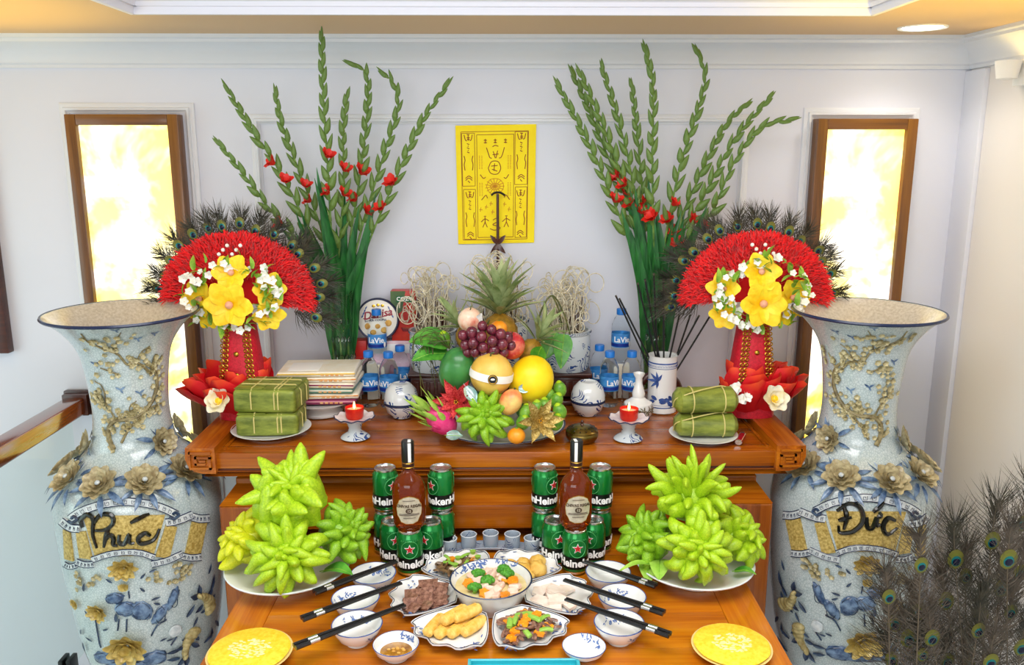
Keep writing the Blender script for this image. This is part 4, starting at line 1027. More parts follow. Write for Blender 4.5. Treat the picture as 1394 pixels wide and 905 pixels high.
# ================================================================== paired bowls
def paired_bowls(px, py, rz, place):
    x, y, z = upon(px, py); r = .051
    t = thing('rice_bowl', 'small blue scrolled bowl standing upright ' + place, 'bowl', (x, y, z), rz, 'blue scrolled bowls in closed pairs')
    MB().lathe([(0, .004), (.022, .004), (.023, 0), (.026, 0), (.028, .005), (.042, .016), (r, .043), (r - .003, .043), (.038, .018), (0, .009)], 40).build('bowl', M_['blue_white'], t)
    MB().lathe([(r - .001, .0395), (r + .0008, .0415), (r, .0438), (r - .003, .0438)], 40).build('rim_line', M_['navy_line'], t)
    t = thing('rice_bowl', 'small blue scrolled bowl turned upside down ' + place, 'bowl', (x, y, z + .0445), rz + 1, 'blue scrolled bowls in closed pairs')
    MB().lathe([(r - .003, 0), (r, 0), (.0495, .02), (.043, .04), (.03, .054), (.026, .057), (.023, .057), (.022, .054), (0, .053)], 40).build('bowl', M_['blue_white'], t)
    MB().lathe([(r - .003, -.0004), (r + .0006, -.0004), (r + .0006, .003), (r - .001, .004)], 40).build('rim_line', M_['navy_line'], t)
paired_bowls(547, 567, .3, 'beside the dragon fruit')
paired_bowls(800, 564, 1.4, 'beside the incense urn and brass censer')

# ================================================================== brass censer, lighter
x, y, z = upon(792, 600); t = thing('brass_censer', 'small antique brass censer with pierced domed lid', 'censer', (x, y, z))
MB().lathe([(0, .004), (.026, .004), (.028, 0), (.036, .002), (.043, .012), (.0445, .022), (.042, .027), (0, .027)], 40).build('bowl', M_['brass'], t)
MB().lathe([(.0435, .0272), (.0435, .030), (.036, .037), (.02, .043), (.006, .045), (0, .045)], 40).build('lid', M_['brass'], t)
for i in range(14):
    a = 2 * PI * i / 14
    for rr, zz in ((.036, .0362), (.024, .0408)): MB().ball((0, 0, 0), (.0055, .0022, .0012), 8, 4, T(rr * cos(a), rr * sin(a), zz) @ Rz(a)).build('pierced_slot', M_['black_lacquer'], t)
MB().lathe([(.006, .044), (.003, .048), (.0045, .052), (.0035, .056), (0, .059)], 16).build('knob', M_['dark_wood'], t)
mat('lighter_red', '9a1c28', .15, coat=.5)
x, y, z = upon(1008, 601); t = thing('cigarette_lighter', 'dark red lighter lying beside the rice rolls', 'lighter', (x, y, z + .0085), R(65))
MB().tube([(-.032, 0, 0), (.022, 0, 0)], .0082, 14, sx=1.2).build('barrel', M_['lighter_red'], t)
MB().tube([(.022, 0, 0), (.034, 0, 0)], .0078, 14, sx=1.2).build('metal_hood', M_['silver'], t); MB().tube([(-.022 + .053, -.004, .006), (.031, .004, .006)], .003, 10).build('spark_wheel', M_['dark_steel'], t)
MB().tube([(-.035, 0, 0), (-.0318, 0, 0)], .0076, 14, sx=1.2).build('base_cap', M_['silver'], t)

# ================================================================== white gourd vase, bamboo tube, incense sticks, wooden arch
x, y, z = upon(868, 571); t = thing('porcelain_bottle', 'small white long-necked porcelain bottle with dark landscape band', 'vase', (x, y, z))
MB().lathe([(0, 0), (.024, 0), (.027, .004), (.04, .018), (.045, .035), (.04, .052), (.024, .062), (.017, .068), (.019, .08), (.015, .092), (.0105, .11), (.01, .125), (.016, .136), (.0165, .14), (.013, .14), (.008, .128), (0, .12)], 36).build('body', M_['porcelain'], t)
pr_ = [(.041, .02), (.0452, .035), (.0405, .052)]; fn = lathe_surf(pr_); m = MB()
mat('landscape_ink', '4a4a3a', .3, c2='7a6a4a', sc=80)
flower_decor(m, fn, [(R(-160 + 14 * i), .35 + .35 * rnd()) for i in range(11)], 1.2); tag(m.build('painted_landscape', M_['landscape_ink'], t), kind='stuff')
x, y, z = upon(900, 558); h = .172; r = .0425
TUBE = Vector((x, y, z)); t = thing('incense_tube', 'tall white porcelain tube painted with blue bamboo', 'vase', (x, y, z))
MB().lathe([(0, .003), (r * .95, .003), (r * .97, 0), (r * 1.03, 0), (r * 1.03, .006), (r, .01), (r, h - .006), (r * 1.05, h), (r * .92, h), (r * .9, h - .01), (r * .9, .02), (0, .02)], 44, fn=lambda rr, zz, a: (rr * (1 + (.02 * cos(16 * a) if zz < .008 else 0)), zz)).build('tube', M_['porcelain'], t)
for zz, hh in ((h - .022, .004), (h - .036, .0015), (.016, .003), (.024, .001)): MB().lathe([(r, zz), (r + .0006, zz), (r + .0006, zz + hh), (r, zz + hh)], 44).build('blue_band', M_['blue_glaze'], t)
m = MB()
for i in range(30):
    a = 2 * PI * i / 30; f = wrap(r + .0005, h - .029, a); m.tube([f(Vector(q)) for q in ((-.003, -.003, 0), (-.003, .003, 0), (.003, .003, 0), (.003, -.002, 0), (0, -.002, 0), (0, .001, 0))], .0005, 4)
tag(m.build('key_band', M_['blue_glaze'], t), kind='stuff')
m = MB(); fs_ = lathe_surf([(r, .0), (r, h)])
for a, L in ((.2, .03), (.8, .034), (1.5, .036), (2.3, .03), (-.5, .026), (3.0, .024)): petal(m, L, .009, fs_(R(-118), .58) @ Rz(a + PI), 0, 0, 4, point=.8)
for k in range(10): petal(m, .02, .012, fs_(R(-130 + 9 * k), .22 + .03 * sin(k * 1.1)) @ Rz(rnd(0, 6)), 0, 0, 3)
tag(m.build('painted_bamboo', M_['blue_glaze'], t), kind='stuff')
mat('incense_black', '17181a', .6)
for i, (px, py, Y) in enumerate([(843, 406, 2.44), (838, 402, 2.48), (925, 428, 2.43), (940, 428, 2.46), (952, 429, 2.42), (966, 431, 2.44), (878, 380, 2.40), (890, 372, 2.42), (903, 376, 2.44), (868, 385, 2.46)]):
    e = at(px, py, Y); b0 = TUBE + Vector((.02 * cos(i * 2.2) * .6 - (e.x - TUBE.x) * .12, .015 * sin(i * 2.2), .03))
    t = thing('incense_stick', ['black incense stick leaning out towards the water bottles', 'black incense stick leaning out towards the red fan', 'dark incense stick standing nearly upright among the gladiolus leaves'][0 if i < 2 else 1 if i < 6 else 2], 'incense stick', b0, group='black incense sticks in the bamboo tube')
    d = e - b0; MB().tube([(0, 0, 0), d * .35, d], [.0016, .0026, .0028], 7).build('stick', M_['incense_black'], t)
    MB().tube([d * .985, d * 1.0], .003, 7).build('tip', M_['barb'], t)
x, y = TUBE.x + .003, TUBE.y + .066
t = thing('wooden_arch_stand', 'dark brown curved wooden stand behind the bamboo tube', 'stand', (x, y, ZT))
MB().tube([(.066 * cos(R(a)), 0, .012 + .085 * sin(R(a)) ** .8 if 0 <= a <= 180 else .012) for a in range(0, 181, 12)], .012, 10).build('arch', M_['dark_wood'], t)
MB().bbox((0, 0, .008), (.165, .03, .016), .004).build('base', M_['dark_wood'], t)

# ================================================================== water bottles
mat('pet_clear', 'f6fcff', .03, trans=1, ior=1.09)
mat('cap_blue', '1f77d0', .35); mat('label_blue', '2a6fc0', .35, c2='4fa0dc', sc=40, mscale=(1, 1, 2)); mat('label_deep', '12308c', .35); mat('text_white', 'ffffff', .4)
bt = thing('water_bottle', 'x', 'bottle')
bp = [(0, .002), (.022, 0), (.027, .004), (.029, .012), (.0275, .02), (.029, .028), (.0275, .038), (.0292, .05), (.0292, .092), (.0285, .1), (.0292, .108), (.028, .122), (.02, .142), (.0125, .152), (.0125, .16)]
MB().lathe(bp + [(0, .16)], 32).build('bottle', M_['pet_clear'], bt)
MB().lathe([(.0294, .052), (.0297, .054), (.0297, .094), (.0294, .096)], 32).build('label', M_['label_blue'], bt)
MB().lathe([(.0296, .054), (.0299, .056), (.0299, .064), (.0296, .066)], 32).build('label_stripe', M_['label_deep'], bt)
MB().lathe([(.0138, .153), (.0148, .154), (.0148, .17), (.0135, .172), (0, .172)], 24, fn=lambda r, z, a: (r * (1 + .015 * cos(24 * a)), z)).build('cap', M_['cap_blue'], bt)
o = obj('lettering', text_mesh('LaVie', .024, M_['text_white'], wrap(.0302, .077), .02), bt); o['label'] = 'white lettering LaVie'
m = MB(); petal(m, .02, .01, lathe_surf([(.0301, 0), (.0301, .17)])(R(-90 + 55), .42), 0, 0, 4, point=.7); m.build('drop_logo', M_['text_white'], bt)
gB = 'small blue-capped water bottles'
spots = [((503, 545), 2.50, 0, .3, 'blue-capped water bottle nearest the stacked packets'), ((530, 548), 2.49, 0, -.4, 'blue-capped water bottle right behind the closed bowl pair by the dragon fruit'), ((546, 530), 2.575, 0, .9, 'blue-capped water bottle standing behind two others near the round tin'),
         ((516, 0), 2.592, .112, 0, 'raised blue-capped water bottle in front of the round cookie tin'),
         ((829, 548), 2.49, 0, .5, 'blue-capped water bottle next to the upside-down bowl and urn'), ((859, 548), 2.49, 0, -.5, 'blue-capped water bottle behind the white long-necked bottle'), ((815, 530), 2.575, 0, .1, 'blue-capped water bottle standing behind two others near the urn'), ((843, 0), 2.592, .112, 0, 'raised blue-capped water bottle beside the gladiolus leaves')]
for i, ((px, py), Y, dz, rz, lb) in enumerate(spots):
    p = at(px, 530, Y); M = T(p.x, Y, ZT + dz) @ Rz(rz)
    if i == 0: bt.matrix_local = M; bt['label'] = lb; bt['group'] = gB
    else: dup(bt, M, lb, gB)
for px, lb in ((516, 'low pale carton under the raised bottle by the tin'), (843, 'low pale carton under the raised bottle by the leaves')):
    p = at(px, 530, 2.592); t = thing('carton', lb, 'box', (p.x, 2.592, ZT)); MB().bbox((0, 0, .055), (.06, .054, .11), .002).build('box', M_['pack_cream'], t); MB().bbox((0, 0, .1105), (.056, .05, .0015), .0005).build('lid_flap', M_['paper_white'], t)

# ================================================================== cookie tin and boxes at the back
mat('tin_navy', '1a2140', .3, .3); mat('tin_face', 'f2ecdf', .3); mat('tin_red', '9c1c34', .4); mat('cookie', 'e3b45a', .6, c2='c98f3a', sc=60); mat('box_red', 'd02a22', .35); mat('box_white', 'f2f0ee', .35); mat('box_pink', 'd8a0b4', .4, c2='efd6da', sc=20); mat('box_green', '3f5a3a', .35, c2='5d7a44', sc=12); mat('cozy_red', 'b8201e', .35, c2='d8442c', sc=12); mat('logo_green', '1c6a3a', .35)
p = at(483, 470, 2.63); t = thing('milk_carton', 'red and white upright carton printed sio behind the water bottles', 'box', (p.x, 2.644, ZT)); hh = .175
MB().bbox((0, 0, hh / 2), (.075, .044, hh), .002).build('box', M_['box_white'], t); MB().bbox((0, -.0005, hh - .026), (.0765, .0455, .054), .002).build('red_top', M_['box_red'], t)
m = MB()
m.patch(lambda a, b, h=0: Vector((-.038 + .076 * a, -.0227 - h, hh - .053 - .012 * sin(a * PI) * b)), 8, 2, th=.0006); m.build('red_wave', M_['box_red'], t)
o = obj('lettering', text_mesh('sio', .034, M_['black_lacquer'], None, .02), t, T(.018, -.0232, .07) @ Rx(R(90)) @ Rz(R(90))); o['label'] = 'black sideways lettering sio'
p = at(531, 470, 2.62); t = thing('gift_box', 'pale pink carton behind the raised water bottle', 'box', (p.x + .004, 2.644, ZT))
MB().bbox((0, 0, .0875), (.15, .044, .175), .002).build('box', M_['box_pink'], t); MB().bbox((0, -.001, .15), (.151, .045, .03), .001).build('white_stripe', M_['box_white'], t); XG = p.x
c = at(512, 430, 2.585); t = thing('cookie_tin', 'round navy and cream butter cookie tin lettered Danisa', 'tin', M=T(c.x, 2.632, ZT + .176 + .068) @ Rx(R(90 - 9)))
MB().lathe([(0, -.02), (.066, -.02), (.0665, .0), (.068, .004), (.068, .018), (.066, .022), (.062, .0215), (.061, .0185), (0, .0185)], 56).build('tin', M_['tin_navy'], t)
MB().lathe([(0, .0205), (.06, .0205), (.0615, .0195)], 56).build('lid_face', M_['tin_face'], t)
o = obj('lettering', text_mesh('Danisa', .034, M_['tin_red'], None, .022, shear=.25), t, T(0, .016, .0212) @ Rz(R(10))); o['label'] = 'dark red slanted lettering Danisa'
obj('lettering', text_mesh('BUTTER COOKIES', .0085, M_['tin_navy'], None, .02), t, T(-.006, -.004, .0212) @ Rz(R(4)))
m = MB(); m.tube(smooth_path([(-.045, .002, .0212), (0, .004, .0212), (.042, .016, .0212)], 5), .0012, 5); m.build('swash', M_['tin_red'], t)
for x, y, s in ((-.03, -.022, 1), (.034, -.012, 1), (.018, -.034, .9), (-.012, -.04, .8), (.0, -.022, .7)): MB().lathe([(0, .004), (.008, .0035), (.0105, 0)], 18, T(x, y, .0206) @ S(s)).build('printed_cookie', M_['cookie'], t)
for x, y in ((-.012, .042), (.002, .045), (.016, .043)): MB().ball((x, y, .0208), (.006, .005, .0012), 10, 5).build('crest', M_['gold'], t)
for s in (-1, 1):
    for k in range(4): m = MB(); petal(m, .012, .005, T(s * (.05 - .004 * k), .005 + .009 * k, .021) @ Rz(PI / 2 + s * .5), 0, 0, 3, point=.7); m.build('printed_leaf', M_['blue_glaze'], t)
p = at(554, 420, 2.63); t = thing('tea_box', 'red and green tea box with a Cozy label', 'box', (XG + .045, 2.645, ZT + .1758)); hh = .16; w = .078
MB().bbox((0, 0, hh / 2), (w, .042, hh), .002).build('box', M_['cozy_red'], t)
m = MB(); m.add([(-w / 2 - .0004, -.0214, hh - .001), (w * .1, -.0214, hh - .001), (-w * .05, -.0214, hh * .6), (-w / 2 - .0004, -.0214, hh * .42), (-w / 2 - .0004, -.0208, hh - .001), (w * .1, -.0208, hh - .001), (-w * .05, -.0208, hh * .6), (-w / 2 - .0004, -.0208, hh * .42)], [(0, 1, 2, 3), (0, 4, 5, 1), (1, 5, 6, 2), (2, 6, 7, 3), (3, 7, 4, 0)]); m.build('green_panel', M_['box_green'], t, smooth=False)
MB().bbox((.004, -.022, hh - .026), (.05, .002, .02), .0009, 3).build('logo_plate', M_['logo_green'], t)
obj('lettering', text_mesh('COZY', .0175, M_['text_white'], None, .02), t, T(.004, -.0233, hh - .026) @ Rx(R(90)))
MB().lathe([(0, 0), (.016, 0), (.022, .012), (.02, .013), (0, .009)], 24, T(.012, -.0214, .03) @ S(1, .12, 1)).build('printed_cup', mat('cup_red', '7a0f12', .35), t)
MB().lathe([(0, .008), (.019, .0118), (0, .013)], 20, T(.012, -.0222, .03) @ S(1, .12, 1)).build('printed_tea', mat('tea_orange', 'e08a2a', .35), t)

# ================================================================== incense urns with curled ash
mat('ash_curl', 'b9ae8a', .7, c2='ece6d2', sc=60); mat('ash_grey', '8d8678', .9, bump=.5, sc=80); mat('joss_red', '4a2418', .7)
def curls(name, label, c, r, h, n, seed):
    random.seed(seed); m = MB()
    for i in range(n):
        a = rnd(0, 2 * PI); q = r * math.sqrt(rnd()) * .7; p = Vector((q * cos(a), q * sin(a), 0)); top = h * rnd(.05, .75); pts = [p]
        pts.append(p * 1.1 + Vector((rnd(-.012, .012), rnd(-.01, .01), top * .5))); q0 = p * 1.2 + Vector((rnd(-.02, .02), rnd(-.015, .015), top)); pts.append(q0)
        rr = rnd(.014, .040); sg = 1 if rnd() < .5 else -1; turns = rnd(.8, 1.7); N = int(10 * turns); ph = rnd(-.6, .6); tw = rnd(-.9, .9)
        ctr = q0 + Vector((sg * rr, 0, 0))
        for k in range(1, N):
            t_ = PI - ph * 0 - 2 * PI * turns * k / N; g = 1 - .35 * k / N; dx = cos(t_) * rr * g * sg; dz = sin(t_) * rr * g * 1.25
            pts.append(ctr + Vector((dx * cos(tw), dx * sin(tw), dz + h * .12 * k / N)))
        m.tube(smooth_path(pts, 2), .0015, 4, cap=False)
    j = MB()
    for i in range(26):
        a = rnd(0, 2 * PI); q = r * math.sqrt(rnd()) * .6; j.tube([(q * cos(a), q * sin(a), -.004), (q * cos(a) * 1.15 + rnd(-.008, .008), q * sin(a) * 1.1, h * rnd(.25, .55))], .0012, 4)
    t = tag(m.build(name, M_['ash_curl'], None, T(*c)), label, 'incense ash', kind='stuff')
    tag(j.build('joss_stick', M_['joss_red'], t), kind='stuff')
def urn(c, r, h, stand_h, place, seed, ch, n):
    x, y = c
    t = thing('urn_stand', 'carved dark wooden stand under the incense urn ' + place, 'stand', (x, y, ZT), group='carved urn stands')
    MB().bbox((0, 0, stand_h - .007), (r * 2.05, r * 1.9, .014), .004, 3).build('top_board', M_['dark_wood'], t)
    MB().bbox((0, 0, stand_h * .55), (r * 1.8, r * 1.65, stand_h * .6), .004).build('body', M_['dark_wood'], t)
    MB().bbox((0, 0, .007), (r * 2.1, r * 1.95, .014), .004, 3).build('foot_board', M_['dark_wood'], t)
    for k in range(5): MB().bbox(((k - 2) * r * .34, -r * .83, stand_h * .55), (r * .24, .006, stand_h * .38), .002).build('carved_panel', M_['dark_wood'], t)
    t = thing('incense_urn', 'blue and white porcelain incense urn ' + place, 'urn', (x, y, ZT + stand_h + .0008), group='blue and white incense urns')
    MB().lathe([(0, .004), (r * .8, .004), (r * .82, 0), (r * .9, 0), (r * .97, h * .12), (r * 1.02, h * .45), (r, h * .85), (r * .97, h * .9), (r * 1.03, h * .93), (r * 1.03, h), (r * .92, h), (r * .9, h * .9), (0, h * .88)], 44).build('body', M_['blue_white_fine'], t)
    MB().lathe([(0, h * .885), (r * .9, h * .905)], 30).build('ash_bed', M_['ash_grey'], t)
    k = MB()
    for i in range(30):
        f = wrap(r * 1.03 + .0004, h * .965, 2 * PI * i / 30); q = r * .07; k.tube([f(Vector(v)) for v in ((-q, -q * .5, 0), (-q, q * .5, 0), (q, q * .5, 0), (q, -q * .4, 0), (0, -q * .4, 0))], .0006, 4)
    tag(k.build('key_band', M_['navy_line'], t), kind='stuff')
    curls('incense_ash', 'tangle of curled pale incense ash rising from the urn ' + place, (x, y, ZT + stand_h + .0008 + h * .92), r, ch, n, seed)
pR = at(771, 500, 2.56); urn((pR.x, 2.56), .073, .125, .1, 'beside the raised bottle near the leaves', 3, .21, 62)
pL = at(590, 500, 2.56); urn((pL.x, 2.56), .072, .125, .1, 'beside the tea box', 4, .22, 62)
pM = at(681, 470, 2.53); urn((pM.x, 2.53), .085, .145, .12, 'behind the pineapple', 5, .23, 62)
random.seed(21)
# dark ritual rod behind the pineapple
b0 = at(678, 400, 2.646); tp = at(676, 264, 2.646)
t = thing('ritual_rod', 'dark wooden ritual rod with crossbar standing before the yellow print', 'stand', (b0.x, 2.646, ZT)); H_ = tp.z - ZT
MB().tube([(0, 0, .0), (0, 0, H_)], [.006, .0042], 10).build('rod', M_['dark_wood'], t)
MB().tube(smooth_path([(-.02, 0, H_ - .004), (-.008, 0, H_ + .004), (.008, 0, H_ + .004), (.022, 0, H_ - .004)], 4), .0035, 8).build('crossbar', M_['black_lacquer'], t)
MB().lathe([(0, 0), (.03, 0), (.03, .01), (.015, .02), (.006, .05)], 24).build('base', M_['dark_wood'], t)
zq = at(676, 333, 2.62).z - ZT
for s in (-1, 1):
    for q, (a, b, c_) in enumerate(((.0, .012, .028), (.0, .01, -.03))):
        m = MB(); leafm(m, smooth_path([(0, -.004, zq), (s * b, -.006, zq + c_ * .5), (s * .024, -.006, zq + c_)], 5), .014, .1, side=(0, -1, 0)); m.build('blade', M_['dark_wood'], t)
# ================================================================== Buddha's hand citrons
for nm, a, b_ in (('citron', '8fba12', 'bddc2a'), ('citron_yellow', 'bccb12', 'e2e226'), ('citron_green', '68a014', 'a0ca2c')):
    mat(nm, a, .42, c2=b_, sc=22, bump=.25, bsc=260, bd=.001, coat=.15, sss=.06)
def finger_mesh(mt, hook):
    m = MB(); p = smooth_path([(0, 0, -.12), (.10, 0, .25), (.12, 0, .6), (.12 - hook, 0, 1.)], 4); n = len(p) - 1
    m.tube(p, [interp([(0, .21), (.35, .225), (.65, .18), (.88, .115), (.97, .06), (1, .02)], i / n) for i in range(n + 1)], 8, sx=1.25); return m.mesh('finger', mt, ang=70)
FING = {k: [finger_mesh(M_[k], h) for h in (.2, .45, -.12)] for k in ('citron', 'citron_yellow', 'citron_green')}
def citron(c, axis, s, mt, label, group, spread=1., rings=None, roll=0.):
    t = thing('buddhas_hand_citron', label, 'fruit', group=group, M=T(*c) @ frame(axis) @ Rz(roll) @ S(s))
    MB().ball((0, 0, -.1), (.86, .86, .86), 30, 16, fn=lambda d: (1 + .05 * cos(11 * math.atan2(d.y, d.x)) * (1 - abs(d.z)) ) * (1 - .25 * max(0, -d.z) ** 3)).build('fruit_body', M_[mt], t)
    MB().tube([(0, 0, -.9), (0, 0, -1.05)], [.12, .1], 8).build('stem', M_['fern_green'], t)
    for n_, pol, L, r0, th in rings or ((10, 84, .70, .70, 1.3), (10, 60, .72, .66, 1.15), (8, 36, .72, .55, 1.0), (5, 14, .7, .36, .85)):
        for i in range(n_):
            a = 2 * PI * (i + rnd(-.2, .2)) / n_ + pol; po = R(pol * spread + rnd(-6, 6))
            M = Rz(a) @ T(r0 * sin(R(pol)) , 0, r0 * cos(R(pol)) - .1) @ Ry(po) @ S(th * rnd(.85, 1.1), th, L * rnd(.8, 1.3)) @ Rz(rnd(-.6, .6)) @ Rz(PI)
            obj('finger', random.choice(FING[mt]), t, M)
    return t
def leaf(c, d, L, w, label, mt, group=None, up=(0, 0, 1), droop=.15):
    d = Vector(d).normalized(); t = thing('loose_leaf', label, 'leaf', c, group=group); m = MB()
    leafm(m, smooth_path([(0, 0, 0), d * L * .5 + Vector((0, 0, L * droop)), d * L], 6), w, .25, side=up); m.build('blade', M_[mt], t, ang=80)
    m = MB(); m.tube(smooth_path([-d * L * .12, d * L * .5 + Vector((0, 0, L * droop - .0006)), d * L * .97], 5), .0012, 5); m.build('midrib', M_['fern_green'], t)
mat('leaf_green', '2f7d22', .4, c2='63ad3c', sc=30, coat=.2); mat('leaf_lime', '8fc23a', .45, c2='b7dc62', sc=30)
def citron_dish(px, py, r, label):
    c = on(px, py, ZL); t = thing('footed_dish', label, 'dish', (c.x, c.y, ZL + .0008), group='white footed fruit dishes')
    MB().lathe([(0, .003), (r * .42, .003), (r * .44, 0), (r * .48, 0), (r * .44, .018), (r * .5, .022), (r * .85, .03), (r, .042), (r * 1.005, .044), (r * .98, .045), (r * .8, .034), (0, .028)], 56).build('dish', M_['porcelain'], t)
    MB().lathe([(r * 1.001, .0425), (r * 1.01, .0445), (r * .99, .0462)], 56).build('rim_line', M_['porcelain_cool'], t); return c
g = "Buddha's hand citrons piled on white dishes"
c = citron_dish(394, 790, .148, 'white footed dish of citrons beside the yellow plate near the Phúc vase')
citron(at(342, 735, 1.885), (-.75, -.1, .65), .062, 'citron_yellow', 'yellowest citron with short fingers, beside the Phúc vase', g, .9)
citron(at(464, 727, 1.90), (.75, -.35, .6), .060, 'citron_green', 'greenest citron with curled fingers, beside the beer cans', g, .8)
citron(at(393, 752, 1.80), (.05, -1, .55), .066, 'citron', 'light green citron opened like a flower, before the cup-shaped one', g, 1.15)
citron(at(394, 678, 1.885), (.04, -.62, 1), .071, 'citron', 'large closed cup-shaped citron crowning its pile, fingers curling inward', g, .10, ((11, 96, 1.25, .86, 1.75), (11, 66, .85, .80, 1.3), (8, 44, .7, .66, .95), (6, 20, .5, .5, .8)))
leaf(on(440, 778, ZL + .05), (1, -.25, .02), .075, .05, 'dark green citron leaf tucked under the greenest citron', 'leaf_green')
c = citron_dish(944, 786, .142, 'white footed dish of citrons beside the yellow plate near the Đức vase')
citron(at(885, 735, 1.90), (-.6, -.35, .75), .058, 'citron_green', 'green citron with upright fingers beside the whisky bottle and cans', g, .75)
citron(at(1003, 733, 1.90), (.75, -.3, .65), .058, 'citron', 'citron with pale spread fingers leaning towards the Đức vase', g, .95)
citron(at(951, 745, 1.80), (.0, -1, .5), .064, 'citron', 'bright citron opened like a star above the loose leaves', g, 1.2)
citron(at(940, 678, 1.90), (.0, -.25, 1), .066, 'citron', 'large wild citron with long writhing fingers crowning its pile', g, .8, ((11, 92, .75, .80, 1.5), (11, 70, 1.0, .72, .9), (9, 42, 1.25, .6, .8), (6, 15, 1.45, .4, .75)))
leaf(on(893, 770, ZL + .06), (-1, -.2, -.05), .095, .022, 'pale narrow leaf pointing to the chopstick end', 'leaf_lime')
leaf(on(898, 762, ZL + .06), (-.2, -1, -.2), .075, .05, 'broad lime-green leaf hanging over the dish edge', 'leaf_lime')
leaf(on(880, 768, ZL + .05), (-.05, -1, -.35), .06, .042, 'small green leaf hanging below the broad lime leaf', 'leaf_lime')
leaf(on(905, 742, ZL + .1), (.5, -.6, .9), .075, .035, 'pale green leaf standing up beside the star-shaped citron', 'leaf_lime')
leaf(on(1000, 778, ZL + .05), (1, -.3, .0), .05, .03, 'small green leaf on the dish rim by the Đức vase', 'leaf_green')

# ================================================================== fruit platter on the altar
c = on(683, 588, ZU); PC = Vector((c.x, c.y, ZT)); plate('fruit_platter', 'wide white platter with dark rim under the mixed fruit', (c.x, c.y, ZT), .176, .026, line=True)
mat('pomelo_green', '2c6a22', .35, c2='4a8a34', sc=20, bump=.3, bsc=120)
mat('papaya', '2a6f34', .3, c2='4a9048', sc=12, coat=.2); mat('melon_tan', 'd9a63a', .4, c2='ebc766', sc=10, bump=.2, bsc=120); mat('melon_yellow', 'f0c800', .4, c2='fbe022', sc=8, bump=.4, bsc=40)
mat('mandarin', 'f08a10', .35, c2='f9a42a', sc=30, bump=.4, bsc=200); mat('mango', 'e2a03a', .3, stops=[(.35, 'd8443a'), (.5, 'ec9a58'), (.65, 'f0cf7a')], sc=14)
mat('apple_red', 'b3202a', .22, stops=[(.3, '8f1422'), (.5, 'c43038'), (.7, 'e08a6a')], sc=22, coat=.4); mat('apple_pale', 'ecd9c4', .25, stops=[(.35, 'f2e4cf'), (.55, 'eec0a4'), (.7, 'd8604a')], sc=16, coat=.3)
mat('grape', '4a1626', .2, c2='7c2a3c', sc=40, coat=.4); mat('dragon_pink', 'd0186a', .4, c2='e84a86', sc=30); mat('dragon_green', '7fae3a', .4, c2='b2cf5a', sc=25); mat('areca', '4c8a26', .35, c2='86b83e', sc=30)
mat('pine_leaf', '6f8a4a', .5, c2='b4bf8a', sc=20); mat('pine_skin', 'b8882a', .5, c2='8a6a1e', sc=60, bump=.8, bsc=90); mat('twig', '3b4a22', .6, c2='6b6a3a', sc=40)
mat('glitter_red', 'b00a1a', .35, .5, c2='f05a5a', sc=300, bump=1, bsc=400); mat('glitter_gold', '9a7a24', .3, .8, c2='e6cf86', sc=240, bump=1, bsc=400); mat('foil', 'c9dcd8', .2, .6, c2='8fb8b0', sc=60)
def fruit(name, label, cat_, p, r, mt, n=28, mm=18, fn=None, M=None, group=None):
    t = thing(name, label, cat_, group=group, M=T(*p) @ (M or Matrix())); MB().ball((0, 0, 0), r, n, mm, fn=fn).build('flesh', M_[mt], t); return t
for k, (x, y) in enumerate(((-.075, .05), (.08, .05))):
    t = fruit('pomelo', ['dark green pomelo under the papaya', 'dark green pomelo under the yellow melon'][k], 'fruit', (PC.x + x, PC.y + y, ZT + .0155 + .044), .044, 'pomelo_green'); MB().tube([(0, 0, .042), (0, 0, .048)], .004, 8).build('stem', M_['twig'], t)
citron(at(660, 567, 2.12), (.05, -1, .55), .053, 'citron_green', "small bright green citron at the front of the fruit platter", g, 1.2)
p = at(622, 503, 2.215); t = fruit('papaya', 'dark green papaya beside the banded melon', 'fruit', p, (.049, .049, .066), 'papaya', fn=lambda d: 1 + .03 * cos(5 * math.atan2(d.y, d.x)) * (1 - abs(d.z)), M=Rx(.3) @ Ry(.25)); MB().tube([(0, 0, .06), (0, 0, .08)], [.008, .005], 8).build('stem', M_['twig'], t)
p = at(669, 509, 2.165); t = fruit('banded_melon', 'tan round melon with white paper band and black seal', 'fruit', p, (.057, .057, .058), 'melon_tan', 36, 22)
MB().lathe([(.0572, -.0095), (.0582, -.0095), (.0588, 0), (.0578, .0105), (.0566, .0105)], 44, Ry(.16)).build('paper_band', M_['paper_white'], t)
m = MB(); m.lathe([(0, .0012), (.0125, .0006), (.0132, -.001), (0, -.001)], 24); sd = m.build('round_seal', M_['black_lacquer'], t, T(.004, -.0585, 0) @ Rx(R(90)))
m = MB(); m.lathe([(.0105, .0012), (.0115, .0018), (.0105, .002), (.0095, .0012)], 24); m.build('seal_ring', M_['gold'], sd)
m = MB(); m.ball((0, .001, .0012), (.006, .003, .001), 10, 5); m.build('seal_mark', M_['paper_white'], sd)
MB().tube(smooth_path([(-.002, -.02, .054), (.0, -.024, .062), (.008, -.022, .064)], 4), .0022, 6).build('stem', M_['twig'], t)
p = at(723, 517, 2.21); t = fruit('yellow_melon', 'bright yellow oval melon with a foil sticker', 'fruit', p, (.061, .061, .068), 'melon_yellow', 36, 22, fn=lambda d: 1 + .012 * noise.noise(d * 5), M=Ry(.35))
m = MB(); petal(m, .034, .026, Matrix(), .2, .05, 6, point=.5); m.build('foil_sticker', M_['foil'], t, T(-.03, -.056, -.02) @ Rx(R(80)) @ Rz(.4))
